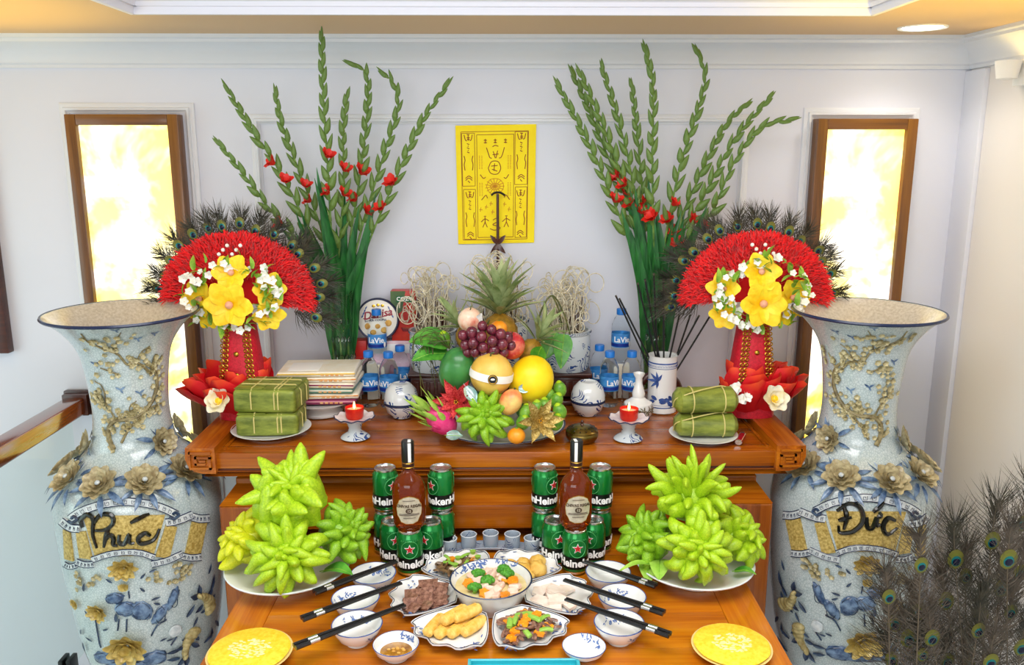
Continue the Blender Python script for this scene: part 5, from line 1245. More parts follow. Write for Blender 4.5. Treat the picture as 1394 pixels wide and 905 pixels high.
p = at(695, 547, 2.12); t = fruit('mango', 'small red and yellow mango resting above the mandarin', 'fruit', p, (.030, .028, .036), 'mango', fn=lambda d: 1 + .08 * d.x * d.z, M=Ry(.3)); MB().tube([(0, 0, .034), (0, 0, .04)], .0025, 6).build('stem', M_['twig'], t)
p = at(703, 593, 2.082); t = fruit('mandarin', 'small orange mandarin at the platter rim', 'fruit', p, (.0235, .0235, .021), 'mandarin'); MB().lathe([(0, .0225), (.004, .022), (.005, .0205)], 8).build('stem_button', M_['fern_green'], t)
p = at(679, 447, 2.27); t = fruit('mandarin', 'orange mandarin half hidden behind the grapes', 'fruit', p, (.024, .024, .022), 'mandarin'); MB().lathe([(0, .0225), (.004, .022), (.005, .0205)], 8).build('stem_button', M_['fern_green'], t)
def applef(d): a = math.hypot(d.x, d.y); return (1 - .25 * max(0, .35 - a) * (1 if d.z > 0 else .7)) * (1 + .04 * d.z)
p = at(696, 471, 2.22); t = fruit('apple', 'dark red apple beside the purple grapes', 'fruit', p, .038, 'apple_red', fn=applef, M=Rx(.3)); MB().tube([(0, 0, .03), (.003, 0, .045)], .0015, 6).build('stem', M_['twig'], t)
p = at(640, 436, 2.26); t = fruit('apple', 'pale cream and red apple above the purple grapes', 'fruit', p, .034, 'apple_pale', fn=applef, M=Rx(.3)); MB().tube([(0, 0, .028), (.003, 0, .04)], .0015, 6).build('stem', M_['twig'], t)
m = MB(); petal(m, .055, .034, Matrix(), .5, .15, 6, point=.4); m.build('foil_wrap', M_['paper_white'], t, T(.024, -.024, -.016) @ Ry(-1.3) @ Rx(.8))
# grapes
gc = at(660, 462, 2.18); t = thing('grape_bunch', 'bunch of dark purple grapes on top of the fruit pile', 'grapes', gc)
GR = MB().ball((0, 0, 0), (.0148, .0148, .016), 14, 9).mesh('grape', M_['grape'])
for i, (x, z, y) in enumerate([(-.058, .012, 0), (-.052, -.014, 0), (-.034, .022, -.01), (-.030, -.006, -.015), (-.026, -.032, -.008), (-.006, .036, 0), (-.008, .012, -.02), (-.004, -.016, -.022), (-.0, -.04, -.01), (.018, .028, -.008), (.020, .0, -.022), (.024, -.026, -.015), (.042, .016, -.01), (.046, -.01, -.014), (.05, -.034, -.004), (.06, .004, .006), (-.046, -.036, .008), (-.02, .0, .02), (.03, .0, .02), (.005, -.055, .004), (-.04, .0, .025), (.07, -.02, .012)]):
    obj('grape', GR, t, T(x, y, z) @ Rz(i) @ S(rnd(.92, 1.06)))
MB().tube(smooth_path([(0, .02, .0), (.004, .02, .03), (.012, .015, .05)], 4), .0022, 6).build('stem', M_['twig'], t)
# dragon fruit with long green scales
p = at(601, 572, 2.135); t = fruit('dragon_fruit', 'pink dragon fruit with long green scales at the platter edge', 'fruit', p, (.034, .034, .048), 'dragon_pink', M=frame((-.75, -.2, .75)))
for i in range(22):
    a = i * 2.4; z = lerp(-.03, .046, i / 21); r = .034 * math.sqrt(max(.05, 1 - (z / .05) ** 2)); m = MB(); L = lerp(.026, .075, i / 21)
    petal(m, L, .017, Matrix(), .4, lerp(.3, .05, i / 21), 5, point=.75); m.build('scale', M_['dragon_green'] if i > 6 else M_['dragon_pink'], t, Rz(a) @ T(r * .9, 0, z) @ Ry(-lerp(.9, 1.35, i / 21)), ang=80)
# glitter flowers
def glitter(p, nrm, s, mt, label):
    t = thing('glitter_flower', label, 'ornament', M=T(*p) @ frame(nrm))
    for ring, (n_, L, tilt) in enumerate(((6, 1., .15), (6, .72, .45), (4, .4, .9))):
        for i in range(n_): m = MB(); petal(m, s * L, s * L * .42, Matrix(), .35, .12, 6, point=.75, wave=.02); m.build('petal', M_[mt], t, Rz(2 * PI * (i + .5 * ring) / n_) @ T(s * .06, 0, .003 * ring) @ Ry(-tilt), ang=80)
    for i in range(5): MB().ball((s * .07 * cos(i * 1.25), s * .07 * sin(i * 1.25), s * .14), s * .045, 8, 5).build('stamen', M_['gold'], t)
glitter(at(622, 547, 2.13), (-.25, -1, .25), .066, 'glitter_red', 'red glitter poinsettia ornament between dragon fruit and papaya')
glitter(at(735, 573, 2.085), (.25, -1, .35), .062, 'glitter_gold', 'gold glitter poinsettia ornament at the platter edge')
# green areca nuts
for i, (x, y, Y) in enumerate(((741, 553, 2.15), (757, 545, 2.18), (762, 560, 2.14), (731, 556, 2.13), (747, 538, 2.2), (757, 575, 2.12), (716, 562, 2.12), (712, 575, 2.11), (762, 530, 2.22), (605, 461, 2.30), (601, 481, 2.29))):
    b_ = fruit('areca_nut', 'green areca nut in the bunch beside the gold glitter flower' if i < 9 else ('green areca nut just above another by the betel leaf' if i == 9 else 'green areca nut just below another by the betel leaf'), 'areca nut', at(x, y, Y), (.0185, .0185, .0225), 'areca', 16, 10, M=Rz(i) @ Rx(.5 * sin(i * 2)), group='green areca nuts')
    MB().lathe([(.006, .02), (.009, .021), (.004, .0255), (0, .026)], 8).build('calyx', M_['citron'] if 'citron' in M_ else None, b_)
# betel leaves
def betel(p, d, L, w, label, up):
    leaf(p, d, L, w, label, 'leaf_green', None, up, .1)
betel(at(612, 468, 2.29), (-1, -.3, .12), .115, .075, 'large glossy green betel leaf before the urn by the tea box', (0, -.8, 1))
betel(at(608, 482, 2.27), (-1, -.4, -.1), .10, .06, 'green betel leaf below the largest one', (0, -.8, 1))
betel(at(768, 455, 2.36), (-.1, -.2, -1), .10, .055, 'hanging green leaf in front of the urn near the water bottles', (0, -1, .1))
betel(at(757, 452, 2.37), (-.35, -.2, -.85), .085, .06, 'broad pale leaf beside the hanging leaf', (0, -1, .1))
betel(at(730, 490, 2.25), (.3, -.4, .9), .05, .045, 'rounded green leaf above the yellow melon', (0, -1, .1))
t = thing('arched_twig', 'thin green twig arching from the fruit to the urn', 'twig', at(732, 455, 2.3)); o = Vector(t.location)
for path in ([(732, 455), (736, 425), (752, 402), (768, 428), (776, 455)], [(752, 402), (760, 420), (764, 440)]):
    MB().tube(smooth_path([at(x, y, 2.32 + .012 * i) - o for i, (x, y) in enumerate(path)], 5), .0024, 6).build('stem', M_['twig'], t)
t = thing('vine_strands', 'thin dark wiry strands hanging over the betel leaves', 'twig', at(590, 480, 2.27)); o = Vector(t.location)
for i in range(14):
    x0, y0 = 560 + rnd(0, 30), 450 + rnd(0, 30); pts = [at(612, 475, 2.27), at(x0 + 25, y0 - 8, 2.255), at(x0, y0, 2.25), at(x0 + rnd(-6, 25), y0 + rnd(20, 80), 2.26)]
    MB().tube([q - o for q in smooth_path(pts, 4)], .0009, 4).build('strand', M_['twig'], t)
# pineapple and the smaller leafy crowns
def crown(t, M, n_, L, w, el):
    for i in range(n_):
        a = i * 2.4; f = i / n_; m = MB(); l = L * lerp(.75, 1.1, f) * rnd(.85, 1.1); e = lerp(el, 1.45, f)
        leafm(m, smooth_path([(0, 0, 0), (l * .5 * cos(e), 0, l * .55 * sin(e)), (l * (cos(e) * 1.0 + .12), 0, l * sin(e) * .95)], 5), w, .4, side=(-sin(e), 0, cos(e))); m.build('crown_leaf', M_['pine_leaf'], t, M @ Rz(a) @ T(.008 * (1 - f), 0, .02 * f), ang=80)
def pineapple(px, py, Y, r, h, L, w, n_, el, label, tilt=0.):
    p = at(px, py, Y); t = thing('pineapple', label, 'fruit', M=T(*p) @ Ry(tilt) @ T(0, 0, -h))
    MB().ball((0, 0, h / 2), (r, r, h / 2 * 1.05), 26, 18, fn=lambda d: 1 + .05 * cos(10 * math.atan2(d.y, d.x) + 8 * d.z) * cos(9 * d.z)).build('fruit_body', M_['pine_skin'], t); crown(t, T(0, 0, h), n_, L, w, el)
pineapple(680, 428, 2.33, .052, .12, .15, .026, 34, .35, 'large pineapple with tall pale crown behind the grapes')
pineapple(628, 446, 2.31, .032, .07, .085, .016, 16, .2, 'small leafy pineapple crown beside the pale apple', -.5)
pineapple(730, 464, 2.29, .034, .07, .10, .017, 18, .15, 'small leafy pineapple crown beside the dark red apple', .5)
p = at(640, 535, 2.11); t = thing('foil_leaf', 'shiny silver foil leaf between the glitter flower and melon', 'ornament', M=T(*p) @ frame((.1, -1, .3)) @ Rz(-1)); m = MB(); petal(m, .05, .034, T(-.02, 0, 0), .4, .1, 6, point=.5); m.build('blade', M_['foil'], t); MB().tube([(-.03, 0, 0), (.028, 0, .004)], .0008, 5).build('midrib', M_['silver'], t)
p = at(618, 593, 2.09); t = thing('foil_leaf', 'silvery green leaf sticker lying on the platter rim', 'ornament', M=T(*p) @ frame((-.2, -1, .8))); m = MB(); petal(m, .045, .03, T(-.02, 0, 0), .3, .1, 6, point=.5); m.build('blade', M_['foil'], t); MB().tube([(-.025, 0, 0), (.023, 0, .003)], .0008, 5).build('midrib', M_['fern_green'], t)
# ================================================================== beer cans
ZS = ZL + .0008
mat('can_green', '0f7a34', .25, .55, c2='17903f', sc=8, coat=.3); mat('can_dark', '0b5a28', .25, .5); mat('can_black', '0d1210', .3, .2); mat('star_red', 'c01a22', .4); mat('can_light', '55b36a', .3, .4)
RC, HC = .0325, .1155
can = thing('beer_can', 'x', 'can')
MB().lathe([(0, .004), (.02, .004), (.024, 0), (.026, .001), (RC, .009), (RC, .094), (.031, .1), (.0265, .110)], 40).build('can_body', M_['can_green'], can)
MB().lathe([(.0265, .1095), (.0278, .111), (.0278, .1145), (.0262, HC), (.0255, .112), (.0, .112)], 40).build('lid', M_['silver'], can)
MB().bbox((0, -.006, .1128), (.011, .017, .0016), .0007).build('pull_tab', M_['silver'], can)
MB().lathe([(.0258, .0006), (RC + .0003, .0092), (RC + .0003, .012), (.0262, .0012)], 40).build('base_rim', M_['silver'], can)
MB().lathe([(RC, .018), (RC + .0005, .0182), (RC + .0005, .0498), (RC, .05)], 40).build('black_band', M_['can_black'], can)
for a in (0, PI):
    o = obj('lettering', text_mesh('Heineken', .0275, M_['text_white'], wrap(RC + .0008, .034, a), .03), can); o['label'] = 'white lettering Heineken'
    m = MB(); wrap_poly(m, star_poly(.0138), RC, .074, .0008, a); s_ = m.build('star_outline', M_['text_white'], can, smooth=False)
    m = MB(); wrap_poly(m, star_poly(.0112), RC, .074, .0014, a); m.build('star', M_['star_red'], s_, smooth=False)
    f = wrap(RC + .0004, .073, a); MB().tube([f(Vector((.0215 * cos(q * PI / 14), .0225 * sin(q * PI / 14), 0))) for q in range(29)], .0009, 5).build('oval_ring', M_['can_light'], can)
    m = MB()
    for k in range(9): fq = wrap(RC + .0005, .0955, a + (k - 4) * .16); m.tube([fq(Vector((-.0012, -.002, 0))), fq(Vector((0, .0022, 0))), fq(Vector((.0012, -.002, 0)))], .0005, 4)
    tag(m.build('small_print', M_['can_light'], can), kind='stuff')
CANS = [((0, 0), 0, .1, 'under the bottle'), ((-.0475, .048), 0, .35, 'beside the front can, Phúc vase side'), ((.0475, .048), 0, -.45, 'beside the front can, Đức vase side'),
        ((-.072, .112), 0, .5, 'under another can, Phúc vase side'), ((.072, .112), 0, -.55, 'under another can, Đức vase side'), ((-.071, .111), HC + .0004, .75, 'stacked on top, Phúc vase side'), ((.071, .111), HC + .0004, -.8, 'stacked on top, Đức vase side')]
first = True
FRONT = []
for px, who in ((561, 'stack by the yellow citron'), (781, 'stack by the wild citron')):
    f0 = on(px, 768, ZL); f0 = Vector((f0.x, 1.922, ZS)); FRONT.append(f0)
    for (dx, dy), dz, rz, lb in CANS:
        M = T(f0.x + dx, f0.y + dy, ZS + dz) @ Rz(rz); L = 'green beer can ' + lb + ', ' + who
        if first: can.matrix_local = M; can['label'] = L; can['group'] = 'green beer cans'; first = False
        else: dup(can, M, L, 'green beer cans')

# ================================================================== whisky bottles
n = NT('amber_glass'); n.set(Roughness=.04, IOR=1.18); n.b.inputs['Base Color'].default_value = lin('a8480a'); n.b.inputs['Transmission Weight'].default_value = .8; n.b.inputs['Coat Weight'].default_value = .6; M_['amber_glass'] = n.m
mat('amber_neck', 'b06a2a', .05, trans=.7, ior=1.15); mat('label_silver', 'b9b09a', .35, .3, c2='d8d0bc', sc=60); mat('label_dark', '4a3a2c', .4); mat('cap_black', '141316', .35); mat('neck_band', '3a1a18', .35)
def whisky(f0, rz, strip, label):
    t = thing('whisky_bottle', label, 'bottle', (f0.x, f0.y + .012, ZS + HC + .0006), rz, 'amber whisky bottles'); sy = .78
    MB().lathe([(0, .003), (.03, .001), (.036, .004), (.0395, .014), (.0405, .03), (.0405, .095), (.038, .112), (.03, .126), (.019, .137), (.0145, .146), (.0135, .156), (0, .156)], 44, S(1, sy, 1)).build('glass_body', M_['amber_glass'], t)
    MB().lathe([(.0136, .152), (.0145, .153), (.015, .168), (.0145, .17)], 24).build('neck_band', M_['neck_band'], t)
    for z in (.155, .166): MB().lathe([(.0148, z), (.0156, z + .001), (.0148, z + .002)], 24).build('neck_ring', M_['gold'], t)
    MB().lathe([(.0148, .17), (.0155, .172), (.0155, .218), (.0135, .2215), (0, .2215)], 24).build('cap', M_['cap_black'], t)
    MB().bbox((.004 * strip, -.0156, .195), (.0075, .0012, .048), .0004).build('tax_strip', M_['paper_white'], t); MB().bbox((.004 * strip, -.006, .2222), (.0075, .019, .001), .0003).build('tax_strip', M_['paper_white'], t)
    R_ = .0412; poly = [(.032, .0), (.031, .012), (.027, .016), (.024, .024), (.012, .031), (0, .034), (-.012, .031), (-.024, .024), (-.027, .016), (-.031, .012), (-.032, 0), (-.03, -.014), (-.025, -.02), (-.02, -.03), (-.008, -.035), (.008, -.035), (.02, -.03), (.025, -.02), (.03, -.014)]
    m = MB(); wrap_poly(m, [(x * 1.05, y * 1.05) for x, y in poly], R_, .056, .0006); m.v = [(x, y * sy * 1.0 - .0008, z) for x, y, z in m.v]; e = m.build('label_edge', M_['gold'], t)
    m = MB(); wrap_poly(m, poly, R_, .056, .0012); m.v = [(x, y * sy - .0012, z) for x, y, z in m.v]; l = m.build('label', M_['label_silver'], t)
    w = lambda z0: (lambda c: (lambda p: Vector((p.x, p.y * sy - .0022, p.z)))(wrap(R_ + .001, z0)(c)))
    o = obj('lettering', text_mesh('CHIVAS REGAL', .0098, M_['label_dark'], w(.066), .022), l); o['label'] = 'dark lettering CHIVAS REGAL'
    m = MB(); wrap_poly(m, [(.0085 * cos(q * PI / 10), .0065 * sin(q * PI / 10)) for q in range(20)], R_, .054, .002); m.v = [(x, y * sy - .0018, z) for x, y, z in m.v]; m.build('emblem', M_['label_dark'], l)
    obj('lettering', text_mesh('12', .009, M_['label_silver'], w(.054), .02, .0012), l)
    for z, k in ((.046, .05), (.043, .05), (.036, .03), (.08, .03)):
        m = MB(); f = w(z); m.tube([f(Vector((k * (q / 8 - .5), 0, .0006))) for q in range(9)], .0007, 4); m.build('label_rule', M_['label_dark'], l)
whisky(FRONT[0], .1, 1, 'amber whisky bottle on cans beside the yellowish citrons')
whisky(FRONT[1], .12, -1, 'amber whisky bottle on cans beside the wild citrons')

# ================================================================== teacups on a crescent tray
t = thing('crescent_tray', 'blue-grey crescent porcelain tray under five small cups', 'tray', (-.029, 1.955, ZS))
m = MB()
def cres(a, b, h=0): th = R(lerp(148, 32, a)); r = lerp(.098, .168, b); e = max(abs(2 * a - 1) ** 6, abs(2 * b - 1) ** 4); return Vector((r * cos(th), .6 * r * sin(th), .004 + h + .007 * e))
m.patch(cres, 24, 10, th=.004); m.build('tray', M_['blue_grey'], t)
m = MB()
m.tube([cres(a / 24, 0, .0045) for a in range(25)] + [cres(1, b / 6, .0045) for b in range(1, 7)] + [cres(1 - a / 24, 1, .0045) for a in range(1, 25)] + [cres(0, 1 - b / 6, .0045) for b in range(1, 7)], .0018, 6); m.build('tray_rim', M_['blue_grey'], t)
cup = None
for i, th in enumerate((141, 114.5, 90, 65.5, 39)):
    r = .137; M = T(-.029 + r * cos(R(th)), 1.955 + .6 * r * sin(R(th)), ZS + .0092) @ Rz(i)
    lb = 'small blue-grey teacup on the crescent tray, ' + ['Phúc vase end', 'between middle and Phúc vase end', 'middle one', 'between middle and Đức vase end', 'Đức vase end'][i]
    if cup is None:
        cup = thing('teacup', lb, 'cup', M=M, group='blue-grey teacups')
        MB().lathe([(0, .002), (.013, .002), (.014, 0), (.017, .001), (.0195, .006), (.0205, .036), (.0208, .038), (.0188, .038), (.0178, .008), (0, .006)], 28).build('cup', M_['blue_grey'], cup)
        MB().lathe([(.0208, .0365), (.0213, .038), (.0198, .0388), (.0186, .0382)], 28).build('rim', M_['porcelain_cool'], cup)
    else: dup(cup, M, lb, 'blue-grey teacups')

# ================================================================== bowls, chopsticks, dips
bprof = [(0, .005), (.022, .005), (.0235, 0), (.028, 0), (.029, .006), (.047, .018), (.060, .042), (.063, .052), (.0612, .0525), (.057, .041), (.044, .02), (0, .009)]
bowl = thing('rice_bowl', 'x', 'bowl')
MB().lathe(bprof, 48).build('bowl', M_['porcelain'], bowl)
MB().lathe([(.0625, .051), (.0638, .0518), (.0632, .0532), (.0612, .053)], 48).build('rim_line', M_['blue_glaze'], bowl)
fo = lathe_surf([(.029, .006), (.047, .018), (.060, .042), (.063, .052)]); fi = lathe_surf([(.0612, .0525), (.057, .041), (.044, .02), (.0, .009)])
m = MB(); flower_decor(m, fi, [(R(80), .3), (R(60), .33), (R(95), .38), (R(-90), .95), (R(40), .3), (R(70), .22), (R(110), .25)], 1.0); flower_decor(m, fo, [(R(-70), .6), (R(-52), .65), (R(-60), .5), (R(150), .6)], 1.0); tag(m.build('blue_flower', M_['blue_paint'], bowl), kind='stuff')
first = True
for px, py, rz, lb in ((508, 779, 0, 'white blue-flowered bowl beside the citron dish near the Phúc vase'), (484, 812, 1.2, 'white blue-flowered bowl, middle of the row before the sliced beef'), (486, 848, .5, 'white blue-flowered bowl beside the sauce dish'),
                       (828, 777, 2.6, 'white bowl densely painted blue, beside the citron leaves'), (847, 810, .6, 'white blue-flowered bowl, middle of the row before the pale ham'), (843, 846, .2, 'white blue-flowered bowl beside the small white saucer')):
    p = on(px, py, ZL + .046); M = T(p.x, p.y, ZS) @ Rz(rz) @ S(.845)
    if first: bowl.matrix_local = M; bowl['label'] = lb; bowl['group'] = 'white blue-flowered bowls'; first = False
    else: dup(bowl, M, lb, 'white blue-flowered bowls')
def chopstick(a, b, label):
    "a: thick handle end, b: tip"
    t = thing('chopstick', label, 'chopstick', a, group='black chopsticks with silver bands'); d = Vector(b) - Vector(a); L = d.length
    M = frame(d)
    MB().tube([(0, 0, 0), (0, 0, L * .45), (0, 0, L)], [.0052, .0045, .003], 8).build('stick', M_['black_lacquer'], t, M)
    MB().tube([(0, 0, L * .12), (0, 0, L * .2)], .0056, 10).build('silver_band', M_['silver'], t, M)
prs = [((428, 806), (540, 764), 'on the bowl by the Phúc vase citrons'), ((411, 842), (546, 793), 'across the middle bowl before the beef'), ((401, 880), (551, 823), 'across the bowl beside the sauce dish'),
       ((893, 797), (795, 764), 'on the bowl by the citron leaves'), ((904, 834), (768, 789), 'across the middle bowl before the ham'), ((912, 864), (770, 815), 'across the bowl beside the white saucer')]
for (ax, ay), (bx, by), lb in prs:
    a = on(ax, ay, ZL + .053); b = on(bx, by, ZL + .0535)
    off = Vector((-(b - a).y, (b - a).x, 0)).normalized() * .0058
    for s, w in ((1, 'farther from the table edge'), (-1, 'nearer the table edge')): chopstick(a + off * s, b + off * s * .6, 'black chopstick ' + lb + ', ' + w)
def small_bowl(px, py, r, h, label, sauce):
    p = on(px, py, ZL + h); t = thing('dip_bowl', label, 'bowl', (p.x, p.y, ZS))
    MB().lathe([(0, .003), (r * .45, .003), (r * .48, 0), (r * .55, 0), (r * .6, .006), (r * .9, h * .55), (r, h), (r * .96, h + .0005), (r * .84, h * .5), (r * .5, .009), (0, .008)], 40).build('bowl', M_['porcelain'], t)
    MB().lathe([(r * .99, h - .001), (r * 1.012, h), (r * .99, h + .0014)], 40).build('rim_line', M_['blue_glaze'], t)
    m = MB(); fi2 = lathe_surf([(r * .96, h), (r * .84, h * .5), (r * .5, .009)]); flower_decor(m, fi2, [(R(50), .35), (R(75), .3), (R(35), .45)], 1.2); tag(m.build('blue_flower', M_['blue_paint'], t), kind='stuff')
    if sauce:
        MB().lathe([(0, h * .42), (r * .72, h * .42), (r * .74, h * .40)], 30).build('sauce', mat('fish_sauce', '8a5a1a', .1, c2='b8862e', sc=60), t)
        for i in range(9): MB().ball((rnd(-.5, .5) * r, rnd(-.4, .4) * r, h * .43), (.004, .003, .002), 8, 5).build('garlic_bit', M_['cookie'], t)
small_bowl(539, 876, .047, .03, 'small white dip bowl with brown garlic sauce', True)
small_bowl(795, 879, .045, .022, 'small empty white saucer with a blue sprig', False)

# ================================================================== yellow rice plates and turquoise tray
mat('rice_yellow', 'f0c81e', .55, c2='f8de48', sc=120, bump=.5, bsc=240); mat('rice_pale', 'f3dc82', .6, c2='fbeeb8', sc=90, bump=.6, bsc=220); mat('plate_cream', 'e8cf86', .25, coat=.3)
for px, py, r, lb, lb2 in ((340, 886, .086, 'cream plate under the yellow rice disc by the Phúc vase', 'flat yellow sticky rice disc on the plate by the Phúc vase'), (996, 878, .082, 'cream plate under the yellow rice disc by the Đức vase', 'flat yellow sticky rice disc on the plate by the Đức vase')):
    p = on(px, py, ZL + .018); plate('rice_plate', lb, (p.x, p.y, ZS), r, .016, 'plate_cream', group='cream rice plates')
    t = thing('sticky_rice', lb2, 'rice', (p.x, p.y, ZS + .0092), group='yellow sticky rice discs')
    MB().lathe([(0, 0), (r * .80, .001), (r * .93, .008), (r * .95, .011), (r * .9, .0135), (0, .0145)], 48, fn=lambda q, z, a: (q * (1 + .006 * sin(9 * a)), z)).build('rice', M_['rice_yellow'], t)
    m = MB()
    for i in range(130):
        a = rnd(0, 2 * PI); q = r * .42 * math.sqrt(rnd()); m.ball((q * cos(a) * 1.2, q * sin(a), .0146), (.004, .0022, .0012), 6, 4, Matrix())
    tag(m.build('mung_bean_top', M_['rice_pale'], t), kind='stuff')
a, b = on(640, 907, ZL), on(786, 907, ZL); mat('turquoise', '2fb4c4', .3, coat=.3)
t = thing('turquoise_tray', 'turquoise rectangular tray at the front of the table', 'tray', ((a.x + b.x) / 2, a.y - .07, ZS)); w = b.x - a.x
MB().bbox((0, 0, .003), (w, .14, .005), .002).build('base', M_['turquoise'], t)
MB().sweep([(-.004, .005), (-.004, .014), (.001, .016), (.003, .014), (.002, .003), (-.002, .003)], [(-w / 2, -.07, 0), (-w / 2, .07, 0), (w / 2, .07, 0), (w / 2, -.07, 0)], closed=True).build('rim', M_['turquoise'], t)

# ================================================================== party platter: six fan-shaped dishes round a bowl
CP = Vector((-.025, 1.770, ZS)); R0, R1 = .076, .230
def sector(s, t_, half=R(28.6)):
    "square (-1..1) -> rounded sector; returns polar"
    k = 1 - .13 * (s * s) * (t_ * t_); r = lerp(R0, R1, (t_ * k + 1) / 2); th = s * half * k * (1 if r > .1 else .97)
    if t_ > 0: r += .006 * cos(th * 26) * t_ ** 6 - .012 * s * s * t_ ** 2
    return r, th
def fan_z(s, t_): e = max(abs(s), abs(t_)); return .006 + .020 * sst(.62, 1., e)
fan = thing('fan_dish', 'x', 'dish')
def fsurf(a, b, h=0.): s, t_ = a * 2 - 1, b * 2 - 1; r, th = sector(s, t_); return Vector((r * cos(th), r * sin(th), fan_z(s, t_) + h - .0035))
m = MB(); m.patch(fsurf, 18, 22, th=.0035); m.build('dish', M_['porcelain'], fan, ang=60)
MB().bbox((.15, 0, .0025), (.07, .07, .005), .002).build('foot', M_['porcelain'], fan)
def edge(k, h): 
    q = [fsurf(a / 14, 0, h) for a in range(15)] + [fsurf(1, b / 14, h) for b in range(1, 15)] + [fsurf(1 - a / 28, 1, h) for a in range(1, 29)] + [fsurf(0, 1 - b / 14, h) for b in range(1, 14)]
    c_ = Vector((.155, 0, 0)); return [p + (c_ - p) * k * Vector((1, 1, 0)).length * .5 if False else Vector((lerp(p.x, c_.x, k), lerp(p.y, c_.y, k), p.z - k * .04)) for p in q]
e_ = edge(.035, .0042); MB().tube(e_ + [e_[0]], .0009, 5).build('blue_rim_line', M_['navy_line'], fan)
m = MB()
for _ in range(26):
    s = random.choice((-1, 1)) * rnd(.55, .85); t_ = rnd(.2, .9)
    p = fsurf((s + 1) / 2, (t_ + 1) / 2, .0042); petal(m, .011, .0045, T(*p) @ Rz(rnd(0, 6)) , 0, .1, 3, point=.6)
tag(m.build('blue_sprig', M_['blue_paint'], fan), kind='stuff')
names = {120: 'holding stir-fried mushrooms and greens', 60: 'holding golden fried balls', 180: 'holding sliced roast beef', 0: 'holding pale ham slices', 240: 'holding golden spring rolls', 300: 'holding beef stir-fry with carrots'}
for i, (deg, nm) in enumerate(names.items()):
    M = T(*CP) @ Rz(R(deg)); lb = 'white scalloped fan-shaped dish ' + nm
    if i == 0: fan.matrix_local = M; fan['label'] = lb; fan['group'] = 'fan-shaped party dishes'
    else: dup(fan, M, lb, 'fan-shaped party dishes')
def fanpt(deg, r, th, z=.004): a = R(deg + th); return CP + Vector((r * cos(a), r * sin(a), z))
br = .094
t = thing('soup_bowl', 'round white bowl of vegetable soup amid the fan dishes', 'bowl', CP)
sp = [(0, .006), (.054, .006), (.056, 0), (.063, 0), (.064, .006), (.076, .022), (.088, .05), (br, .062), (br * .98, .0635), (.085, .05), (.07, .024), (0, .014)]
MB().lathe(sp, 56).build('bowl', M_['porcelain'], t); MB().lathe([(br - .001, .061), (br + .001, .0625), (br * .985, .0645), (br * .97, .0632)], 56).build('rim_line', M_['navy_line'], t)
m = MB(); fi2 = lathe_surf([(br * .98, .0635), (.085, .05), (.07, .024)]); flower_decor(m, fi2, [(R(a), .2) for a in (96, 104, 112, 120, 128, 138, 150, 60, 72)], 1.15); tag(m.build('blue_flower', M_['blue_paint'], t), kind='stuff')
MB().lathe([(0, .046), (.0815, .046), (.082, .044)], 40).build('broth', mat('broth', 'd9c98a', .08, c2='e6d9a8', sc=40, coat=.5), t)
# food pieces
mat('carrot', 'e8860e', .35, c2='f5a428', sc=50, coat=.3); mat('broccoli', '2f7a1c', .5, c2='5aa632', sc=120, bump=1, bsc=240); mat('broccoli_stem', '8fbe4a', .4); mat('ham_pink', 'e8c0ac', .35, c2='f3dccb', sc=40, coat=.2); mat('ham_pale', 'e6d2c2', .4, c2='f2e6da', sc=40, coat=.15)
mat('beef_dark', '34180f', .4, c2='5e3424', sc=60, bump=.5, bsc=150, coat=.3); mat('beef_cut', '5a3226', .4, c2='a47a68', sc=110, coat=.3); mat('fried_gold', 'e0a83a', .5, c2='f3cf74', sc=60, bump=.6, bsc=140); mat('celery', '7fb43a', .4, c2='a8d060', sc=40, coat=.3); mat('mushroom', '5a3f28', .45, c2='8a6a44', sc=60, coat=.3); mat('stir_meat', '6a4434', .45, c2='9c7460', sc=80, coat=.3); mat('mush_pale', 'd8c8a8', .4, c2='eadfc8', sc=40)
def piece(name, label, cat_, group, mesh_parts, M):
    t = thing(name, label, cat_, M=M, group=group)
    for nm, me in mesh_parts: obj(nm, me, t)
    return t
def lump(mt, r, sd, k=.18, n=14): return MB().ball((0, 0, 0), r, n, 9, fn=lambda d: 1 + k * noise.noise(d * 1.7 + Vector((sd, 0, 0))) + .06 * noise.noise(d * 5 + Vector((0, sd, 0)))).mesh('piece', M_[mt], ang=80)
cf = MB(); cf.prism([((.0125 if q % 2 else .0098) * cos(q * PI / 6), (.0125 if q % 2 else .0098) * sin(q * PI / 6)) for q in range(12)], 0, .005); CARROT = cf.mesh('slice', M_['carrot'], ang=30); CARROT2 = MB().ball((0, 0, .001), (.003, .003, .0045), 8, 5).mesh('core', M_['rice_yellow'])
bm_ = MB()
for i in range(13): a = i * 2.4; q = .011 * math.sqrt(i / 13); bm_.ball((q * cos(a), q * sin(a), .014 - q * .45), .0058, 8, 6)
BROC = bm_.mesh('floret', M_['broccoli'], ang=80); BST = MB().tube([(0, 0, -.006), (0, 0, .006), (0, 0, .012)], [.0045, .005, .008], 8).mesh('stalk', M_['broccoli_stem'])
HAMC = MB().bbox((0, 0, 0), (.024, .018, .012), .0035, 3).mesh('cube', M_['ham_pink'])
def inb(x, y, z=.047): return CP + Vector((x, y, z))
def rot(): return Rz(rnd(0, 6.28)) @ Rx(rnd(-.5, .5)) @ Ry(rnd(-.4, .4))
